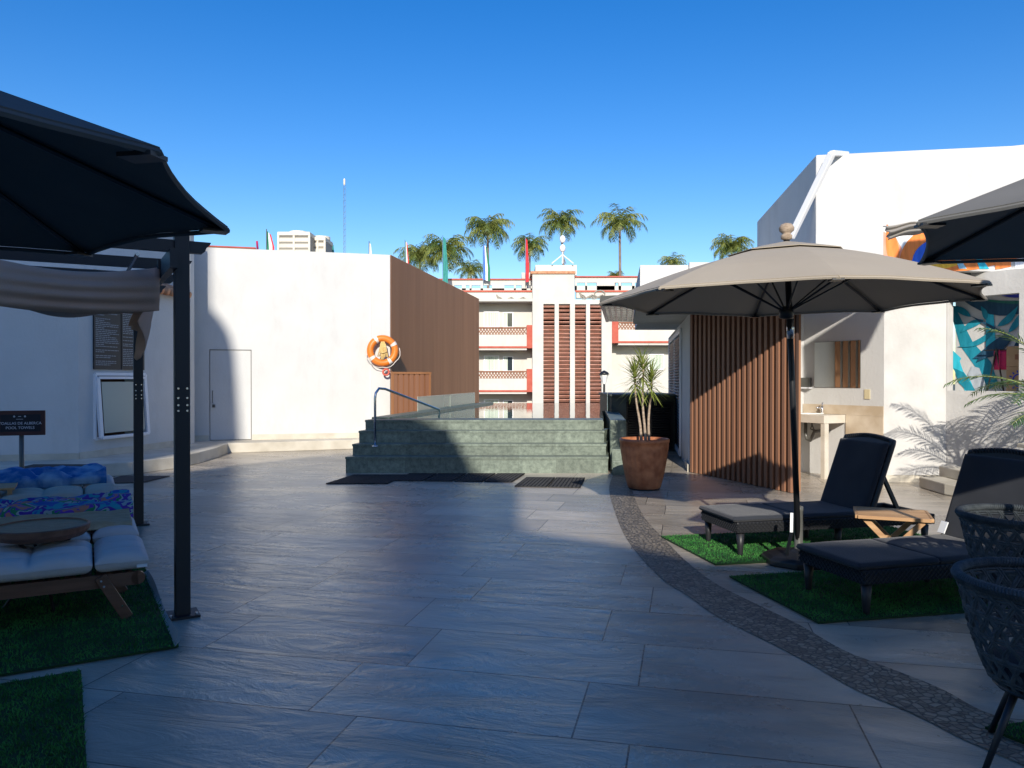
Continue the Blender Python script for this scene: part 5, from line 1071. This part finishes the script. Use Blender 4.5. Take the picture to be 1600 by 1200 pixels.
# ================= WOVEN TUB CHAIRS =================
def make_chair(label, loc, rz):
    o = thing('woven_tub_chair', label, 'chair', loc, rz, 'dark grey woven rope tub chairs'); zt, zb = 0.72, 0.30
    gap = R(48)      # open front half-angle, front = +x
    def sp(a, h_):  # a angle, h_ 0 bottom .. 1 top
        r = 0.17+0.15*(h_**0.55); return Vector((r*math.cos(a), r*math.sin(a), zb+(zt-zb)*h_))
    b = MB(); pts = [sp(gap+(2*math.pi-2*gap)*i/60, 1.0) for i in range(61)]
    # rim flows down to the seat at the front
    pre = [sp(gap*0.75, 0.35), sp(gap*0.85,0.7), sp(gap*0.94,0.93)]; post = [Vector((p.x,-p.y,p.z)) for p in pre[::-1]]
    b.tube(pre+pts+post, 0.017, 8)
    full = pre+pts+post
    for i in range(len(full)-1):
        for k in range(2):
            q = full[i].lerp(full[i+1],k/2+0.1); t_ = (full[i+1]-full[i]).normalized(); s1 = t_.cross(Vector((0,0,1))).normalized(); s2 = t_.cross(s1)
            ring_ = [q+(s1*math.cos(a)+s2*math.sin(a))*0.019+t_*0.006*math.sin(a) for a in [j*math.pi/3 for j in range(7)]]; b.tube(ring_, 0.0045, 4, cap=False)
    b.build('rim', 'rope_grey', o, smooth=True)
    b = MB(); tw = 2*math.pi-2*gap; nh = 5
    for i in range(nh):   # doubled horizontal strands
        for dz in (-0.016,0.016):
            h_ = (i+0.6)/nh+dz; pts = [sp(gap+tw*j/44, h_)+Vector((0,0,0)) for j in range(45)]; b.tube(pts, 0.0058, 5, cap=False)
    nd_ = 19
    for sg in (1,-1):
        for i in range(nd_+8):
            for dz in (-0.02,0.02):
                a0 = gap+tw*(i-4)/nd_*1.0+dz; pts = []
                for j in range(13):
                    h_ = j/12; a = a0+sg*(h_-0.5)*0.95
                    if gap*0.8+0.0 < a < 2*math.pi-gap*0.8:
                        q = sp(a,h_); rr = 1+0.022*math.sin(h_*nh*math.pi*2+sg*1.5); pts.append(Vector((q.x*rr,q.y*rr,q.z)))
                if len(pts) > 2: b.tube(pts, 0.0055, 5, cap=False)
    b.build('rope_weave', 'rope_grey', o, smooth=True)
    b = MB(); b.lathe([(0.0,0.0),(0.2,0.0),(0.235,0.02),(0.24,0.05),(0.22,0.075),(0.0,0.085)], (0.02,0,0.335), 28); b.build('seat_cushion', 'lounger_cushion', o, smooth=True)
    b = MB(); b.lathe([(0.0,0),(0.19,0),(0.20,0.012),(0.19,0.03),(0.0,0.03)], (0,0,0.30), 24); b.build('seat_frame', 'black_metal', o)
    for a in (45,135,225,315):
        b = MB(); b.tube([(0.16*math.cos(R(a)),0.16*math.sin(R(a)),0.31),(0.30*math.cos(R(a)),0.30*math.sin(R(a)),0.004)], [0.015,0.011], 8); b.build('leg', 'black_metal', o, smooth=True)
    return o
make_chair('front woven rope tub chair at the lower right with its splayed black leg in view', (2.08,2.95,0), R(-35))
make_chair('rear woven rope tub chair partly hidden behind the front one', (2.91,4.36,0), R(-20))

# ================= POTTED DRACAENA =================
pt = thing('clay_pot', 'large ribbed terracotta pot at the end of the pebble strip', 'plant pot', (1.80,10.45,0))
b = MB(); n = 72; PS = 0.9; prof = [(0.225,0.03),(0.25,0.06),(0.285,0.22),(0.325,0.42),(0.355,0.60),(0.365,0.655),(0.375,0.66),(0.378,0.70),(0.36,0.712),(0.34,0.705),(0.33,0.60)]
vs = []
for (r, z) in prof:
    for k in range(n): a = 2*math.pi*k/n; rr = r*PS+(0.010 if k % 3 == 0 else 0)*(1 if 0.1 < z < 0.62 and r > 0.24 and (r,z) != prof[-1] else 0); vs.append((rr*math.cos(a),rr*math.sin(a),z-0.02))
fs = [(i*n+k,i*n+(k+1)%n,(i+1)*n+(k+1)%n,(i+1)*n+k) for i in range(len(prof)-1) for k in range(n)]; fs.append(tuple(range(n))[::-1]); b.add(vs, fs); b.build('body', 'pot_clay', pt, smooth=True)
b = MB(); b.lathe([(0.20,0.002),(0.215,0.02),(0.20,0.025)], (0,0,0), 28); b.build('saucer', 'rubber', pt)
b = MB(); b.lathe([(0.0,0.60),(0.30,0.60)], (0,0,0), 28, cap=False); b.build('soil', 'soil', pt)
dr = thing('dracaena_plant', 'spiky green dracaena with three bare stems growing in the clay pot', 'plant', (1.80,10.45,0.60))
random.seed(4)
for i, (bx, by, tx, ty, tz) in enumerate(((-0.04,0.0,-0.13,0.02,0.98),(0.0,-0.04,-0.03,-0.03,1.10),(0.06,0.02,0.10,0.03,0.93))):
    b = MB(); pts = [Vector((bx+(tx-bx)*s_+0.012*math.sin(s_*7+i), by+(ty-by)*s_, tz*s_)) for s_ in [k/8 for k in range(9)]]; b.tube(pts, [0.020-0.001*k for k in range(9)], 8); b.build('stem', 'stem', dr, smooth=True)
    b = MB()
    for k in range(125):
        zz = tz-0.22+0.22*(k/125)+random.uniform(-0.02,0.02); az = k*2.4+random.uniform(-0.3,0.3); el = R(-28)+R(105)*(k/125)+random.uniform(-0.3,0.3); ln = random.uniform(0.22,0.36); f_ = min(1,(zz)/tz)
        p = Vector((bx+(tx-bx)*f_, by+(ty-by)*f_, zz)); dh = Vector((math.cos(az),math.sin(az),0)); sd_ = Vector((-dh.y,dh.x,0)); e = el; vs = []; ns = 6
        for s_ in range(ns+1):
            w_ = 0.008*math.sin(math.pi*(0.18+0.8*s_/ns)); vs += [p-sd_*w_, p+sd_*w_]; p = p+(dh*math.cos(e)+Vector((0,0,math.sin(e))))*ln/ns; e -= R(3)+R(5)*random.random()
        b.add(vs, [(2*s_,2*s_+1,2*s_+3,2*s_+2) for s_ in range(ns)])
    b.build('leaf_head', 'leaf_draco', dr)
# areca palm at the right
ar = thing('areca_palm', 'feathery green palm in the stone planter at the right edge', 'plant', (6.45,8.85,0.73))
b = MB(); fr_ = MB()
for k in range(20):
    az = R(190)+R(80)*math.sin(k*2.1)+k*0.3; el = R(32)+R(50)*((k*0.618) % 1); ln = 1.0+0.4*((k*0.37) % 1); p = Vector((0.12*math.cos(k),0.12*math.sin(k),0.25+0.35*((k*0.29) % 1))); b.tube([(p.x*0.5,p.y*0.5,0),tuple(p)], 0.014, 6); dh = Vector((math.cos(az),math.sin(az),0)); e = el; rach = [p.copy()]; ns = 18
    for s_ in range(ns): e -= R(2.2)+R(3.8)*(s_/ns); p = p+(dh*math.cos(e)+Vector((0,0,math.sin(e))))*ln/ns; rach.append(p.copy())
    b.tube(rach, [0.012*(1-0.75*i/ns) for i in range(ns+1)], 5, cap=False); side = dh.cross(Vector((0,0,1)))
    for i in range(5, ns+1):
        t_ = (rach[i]-rach[i-1]).normalized(); lw = 0.30*math.sin(math.pi*(0.15+0.75*(i-5)/(ns-5)))
        for sg in (-1,1):
            for jj in (0,0.5):
                base = rach[i-1].lerp(rach[i],jj); dv = (side*sg*0.8+t_*0.6+Vector((0,0,0.15-0.3*random.random()))).normalized(); mid = base+dv*lw*0.5; tipp = base+dv*lw+Vector((0,0,-0.03)); wv = t_*0.011; fr_.add([base-wv*0.5,base+wv*0.5,mid+wv,mid-wv,tipp], [(0,1,2,3),(3,2,4)])
b.build('stems', 'leaf_draco', ar, smooth=True); fr_.build('fronds', 'leaf_areca', ar)

# ================= WOODEN LOUNGERS ON THE LEFT =================
ANG = R(29)
def tufted(mb, x0, x1, y0, y1, z0, hh, nx, ny, amp=0.03):
    def h_(x, y):
        u, v = (x-x0)/(x1-x0), (y-y0)/(y1-y0); ex = min(u,1-u)*(x1-x0); ey = min(v,1-v)*(y1-y0); k = min(1,min(ex,ey)/0.055); rnd = math.sqrt(max(0,1-(1-k)**2))
        cu, cv = u*nx, v*ny; tuft = (0.12+0.88*abs(math.sin(math.pi*cu))**0.4)*(0.40+0.60*abs(math.sin(math.pi*cv))**0.4)
        return rnd, tuft
    nu, nv = 64, 30
    ed_ = [0,0.004,0.012,0.025,0.045]; us = ed_+[0.045+0.91*i/nu for i in range(1,nu)]+[1-e for e in ed_[::-1]]; e2 = [0,0.008,0.025,0.05,0.09]; vv = e2+[0.09+0.82*i/nv for i in range(1,nv)]+[1-e for e in e2[::-1]]
    for sg in (1,-1):
        vs = []
        for v in vv:
            for u in us:
                x, y = x0+(x1-x0)*u, y0+(y1-y0)*v; rnd, tf = h_(x,y); z = z0+hh/2+sg*hh/2*rnd*( (1-amp/hh*2*(1-tf)) if sg > 0 else 0.9)+0.004*noise.noise(Vector((x*6,y*6,z0*9+sg)))
                vs.append((x,y,z))
        n_ = len(us); mb.add(vs, [((j*n_+i,j*n_+i+1,(j+1)*n_+i+1,(j+1)*n_+i) if sg > 0 else ((j+1)*n_+i,(j+1)*n_+i+1,j*n_+i+1,j*n_+i)) for j in range(len(vv)-1) for i in range(n_-1)])
def wood_lounger(label, end, cush, amp=0.05, z=0.30):
    # local: x = 0 at the foot end, running to -1.95 (head); y 0 (near) .. 0.62
    o = thing('wooden_lounger', label, 'sun lounger', (end[0],end[1],0), ANG, 'wooden loungers with pads on the left'); W_ = 0.62
    b = MB(); b.bbox(-1.95,-0.0,0.0,0.03,z-0.085,z-0.005); b.bbox(-1.95,-0.0,W_-0.03,W_,z-0.085,z-0.005); b.bbox(-1.95,-1.92,0.03,W_-0.03,z-0.08,z-0.01); b.bbox(-0.06,-0.03,0.03,W_-0.03,z-0.08,z-0.01); 
    b.lathe([(0.0405,0),(0.0405,0.03)], (0,0,0), 16); nv = 32
    for k in range(len(b.v)-nv, len(b.v)): x_, y_, z_ = b.v[k]; b.v[k] = (x_, z_, z-0.045+y_)
    b.build('side_rails', 'hardwood', o)
    b = MB()
    for k in range(22): b.bbox(-1.93+k*0.085,-1.93+k*0.085+0.06,0.031,W_-0.031,z-0.03,z-0.008)
    b.build('slats', 'hardwood', o)
    for x, sg in ((-0.16,1),(-1.75,-1)):
        for y in (-0.014,W_+0.014):
            b = MB(); b.beam((x-0.05*sg,y,z-0.01),(x+0.10*sg,y,0.02), 0.026, 0.065); lg = b.build('leg', 'hardwood', o, bevel=0.003)
            if y < 0:
                b = MB()
                for q in ((x-0.045*sg,z-0.035),(x-0.03*sg,z-0.07),(x+0.07*sg,0.10)): b.tube([(q[0],y-0.013,q[1]),(q[0],y-0.017,q[1])], 0.007, 8)
                b.build('bolts', 'steel', lg)
    b = MB(); tufted(b, -1.93, -0.25, -0.02, W_+0.02, z, 0.13, 5, 3, amp); b.build('pad', cush, o, smooth=True)
    b = MB(); tufted(b, -0.24, 0.06, -0.02, W_+0.02, z, 0.13, 1, 3, amp); b.build('end_pad', cush, o, smooth=True)
    return o
ends = [(-2.34,4.80),(-2.78,5.58),(-3.24,6.42),(-3.86,7.42),(-4.30,8.18)]
labs = ['nearest wooden lounger with bare white tufted pad','second wooden lounger, its pad under a beige towel','third wooden lounger hidden under a printed beach towel','fourth wooden lounger with bare beige pad','farthest wooden lounger hidden under a blue towel']
lg = [wood_lounger(labs[i], ends[i], 'cushion_beige' if i == 3 else 'cushion_white') for i in range(5)]
b = MB(); b.box((0.02,-0.028,0.335), (0.06,0.003,0.018)); b.build('care_tag', 'white_paint', lg[0])
def towel(name, label, end, x0, x1, y0, y1, zt, mt, hang=0.16, amp=0.012, seed=0, hang_end=0.0, skew=0.0):
    o = thing(name, label, 'towel', (end[0],end[1],0), ANG)
    nu, nv = 70, 40; hl = hang
    W_ = y1-y0; tot = W_+hl*2; vs = []
    for j in range(nv):
        s_ = -hl+tot*j/(nv-1)
        for i in range(nu):
            u = i/(nu-1); x = x0+(x1-x0)*u + skew*(j/(nv-1)); hh_ = hl*(0.75+0.25*noise.noise(Vector((x*2.2,seed,0))))
            if s_ < 0: y = y0-0.008-0.012*math.sin(min(1,-s_/0.05)*1.57)-0.010*noise.noise(Vector((x*9,seed,s_*4))); z = zt+s_*hh_/hl
            elif s_ > W_: y = y1+0.02; z = zt-(s_-W_)
            else: y = y0+s_; z = zt
            n_ = noise.noise(Vector((x*3.3+seed,y*5,0.3)))*amp*1.6+noise.noise(Vector((x*9+seed,y*13,1.3)))*amp+abs(noise.noise(Vector((x*5+y*9+seed,y*4-x*2,2.3))))*amp*1.5
            if 0 <= s_ <= W_: z += n_+0.006
            else: y -= abs(n_)*0.8
            vs.append((x,y,z))
    b = MB(); b.add(vs, [(j*nu+i,j*nu+i+1,(j+1)*nu+i+1,(j+1)*nu+i) for j in range(nv-1) for i in range(nu-1)]); b.build('cloth', mt, o, smooth=True, solid=0.004)
    return o
towel('beige_towel', 'creased beige towel spread over the second wooden lounger', ends[1], -1.6, 0.02, 0.10, 0.64, 0.445, 'towel_beige', 0.05, 0.012, 3, skew=-0.0)
towel('beach_towel', 'bright printed beach towel in blue, violet and green on the third lounger', ends[2], -1.75, 0.06, -0.03, 0.64, 0.455, 'towel_print', 0.17, 0.022, 8)
towel('blue_towel', 'blue towel crumpled over the farthest wooden lounger', ends[4], -1.8, -0.02, -0.03, 0.64, 0.48, 'towel_blue', 0.12, 0.045, 5)
# round side table by the second lounger
rt = thing('round_side_table', 'round side table with tan woven top between the first two wooden loungers', 'side table', (-3.10,5.05,0))
b = MB(); b.lathe([(0.0,0.50),(0.26,0.50),(0.275,0.515),(0.28,0.53),(0.27,0.53),(0.0,0.522)], (0,0,0), 40); b.build('table_top', 'woven_top', rt, smooth=False)
b = MB(); b.lathe([(0.18,0.45),(0.25,0.47),(0.277,0.50),(0.283,0.533),(0.272,0.536)], (0,0,0), 40, cap=False); b.build('rim', 'hardwood', rt, solid=0.008)
for a in (20,140,260):
    b = MB(); b.tube([(0.2*math.cos(R(a)),0.2*math.sin(R(a)),0.47),(-0.05*math.cos(R(a)),-0.05*math.sin(R(a)),0.25),(-0.22*math.cos(R(a)),-0.22*math.sin(R(a)),0.004)], 0.010, 6); b.build('leg', 'black_metal', rt)
wt = thing('wooden_side_table', 'small reddish wooden slat table at the left edge between the far loungers', 'side table', (-4.95,7.2,0), ANG)
b = MB()
for k in range(6): b.bbox(-0.25,0.25,-0.2+k*0.068,-0.2+k*0.068+0.058,0.47,0.488)
b.build('table_top', 'teak', wt)
for x in (-0.21,0.21):
    for y in (-0.16,0.16): b = MB(); b.bbox(x-0.018,x+0.018,y-0.018,y+0.018,0.0,0.47); b.build('leg', 'teak', wt)
# pool towels sign
sg_ = thing('towel_sign', 'brown sign board on a post reading toallas de alberca pool towels', 'sign', (-5.75,9.0,0), R(18))
b = MB(); b.tube([(0,0,0.01),(0,0,0.88)], 0.027, 12); b.build('post', 'plastic_grey', sg_, smooth=True)
b = MB(); b.lathe([(0.16,0.004),(0.16,0.02),(0.03,0.035)], (0,0,0), 24); b.build('base', 'plastic_grey', sg_)
b = MB(); b.bbox(-0.255,0.255,-0.05,-0.025,0.84,1.13); bo = b.build('board', 'sign_brown', sg_, bevel=0.004)
b = MB(); b.bbox(-0.20,0.21,-0.0535,-0.0505,0.885,1.085); b.build('face', 'sign_face', bo)
b = MB(); text_mesh('TOALLAS DE ALBERCA', 0.043, b, (0,-0.0545,0.968), (1,0,0), (0,0,1), (0,-1,0)); text_mesh('POOL TOWELS', 0.043, b, (0,-0.0545,0.916), (1,0,0), (0,0,1), (0,-1,0))
for x in (-0.06,0.05): 
    for k in range(6): a = k*1.047; b.box((x+0.006*math.cos(a),-0.0548,1.062+0.006*math.sin(a)), (0.009,0.0015,0.009), rot=Matrix.Rotation(a,3,'Y'))
b.box((-0.005,-0.0548,1.062), (0.03,0.0015,0.006)); b.box((-0.005,-0.0548,1.03), (0.07,0.0015,0.004)); b.build('lettering', 'sign_text', bo)

# ================= UNSEEN WING BEHIND THE VIEWER (outline shaped to cast the shadow over the terrace) =================
hw = thing('shading_wing', 'unseen white wing behind the viewer, outlined to shade the terrace', 'building', (0,-12,-9))
YB = -12.0
def sz(de): return (de-YB)*SUN_T
sil = [(-6.45,-9),(-6.45,sz(12.4)),(-6.0,sz(12.3)),(-5.2,sz(12.4)),(-4.4,sz(14.0)),(-3.5,sz(15.4)),(-2.6,sz(15.6)),(-1.64,sz(15.1)),(-1.07,sz(14.5)),(-0.86,sz(13.6)),(-0.65,sz(12.6)),(-0.56,sz(12.2)),(-0.20,sz(11.6)),(0.15,sz(10.8)),(0.12,sz(9.6)),(0.07,sz(8.4)),(0.15,sz(7.75)),(0.45,sz(7.45)),(1.25,sz(6.85)),(1.8,sz(6.3)),(2.4,sz(6.25)),(3.0,sz(6.2)),(12,sz(6.0)),(12,-9)]
off = -0.03*12/1.0
def front_face(mb, pts, y0, y1, sh=0.0):
    n = len(pts); vs = [(x+sh,y1,z) for x, z in pts]+[(x+sh,y0,z) for x, z in pts]
    mb.add(vs, [tuple(range(n)), tuple(range(n,2*n))[::-1]]+[(i,i+n,(i+1)%n+n,(i+1)%n) for i in range(n)])
b = MB(); front_face(b, sil, YB-6, YB, -0.75); b.build('main_wing', 'stucco', hw, world=True)
tw = [(-20,-9),(-20,sz(34)),(-6.52,sz(34)),(-6.47,sz(23.8)),(-6.38,sz(23.3)),(-6.24,sz(22.8)),(-6.08,sz(22.4)),(-5.93,sz(21.8)),(-5.84,sz(20.9)),(-5.82,sz(19.5)),(-5.86,sz(18.6)),(-6.0,sz(17.9)),(-6.25,sz(17.4)),(-6.45,sz(17.0)),(-6.5,-9)]
b = MB(); front_face(b, tw, YB-6, YB-0.004, -0.88); b.build('tower_wing', 'stucco', hw, world=True)
for i in range(9):
    for j in range(4):
        x = -5.5+i*1.9; z = -1.2+j*3.0
        if z+1.6 < sz(6.0)-0.3 or (x < -1.5 and z+1.6 < sz(12)-0.3):
            b = MB(); b.bbox(x,x+1.0,YB,YB+0.05,z,z+1.5); wi = b.build('window', 'white_paint', hw, world=True)
            b = MB(); b.bbox(x+0.07,x+0.93,YB+0.051,YB+0.056,z+0.07,z+1.43); b.build('pane', 'window_glass', wi, world=True)
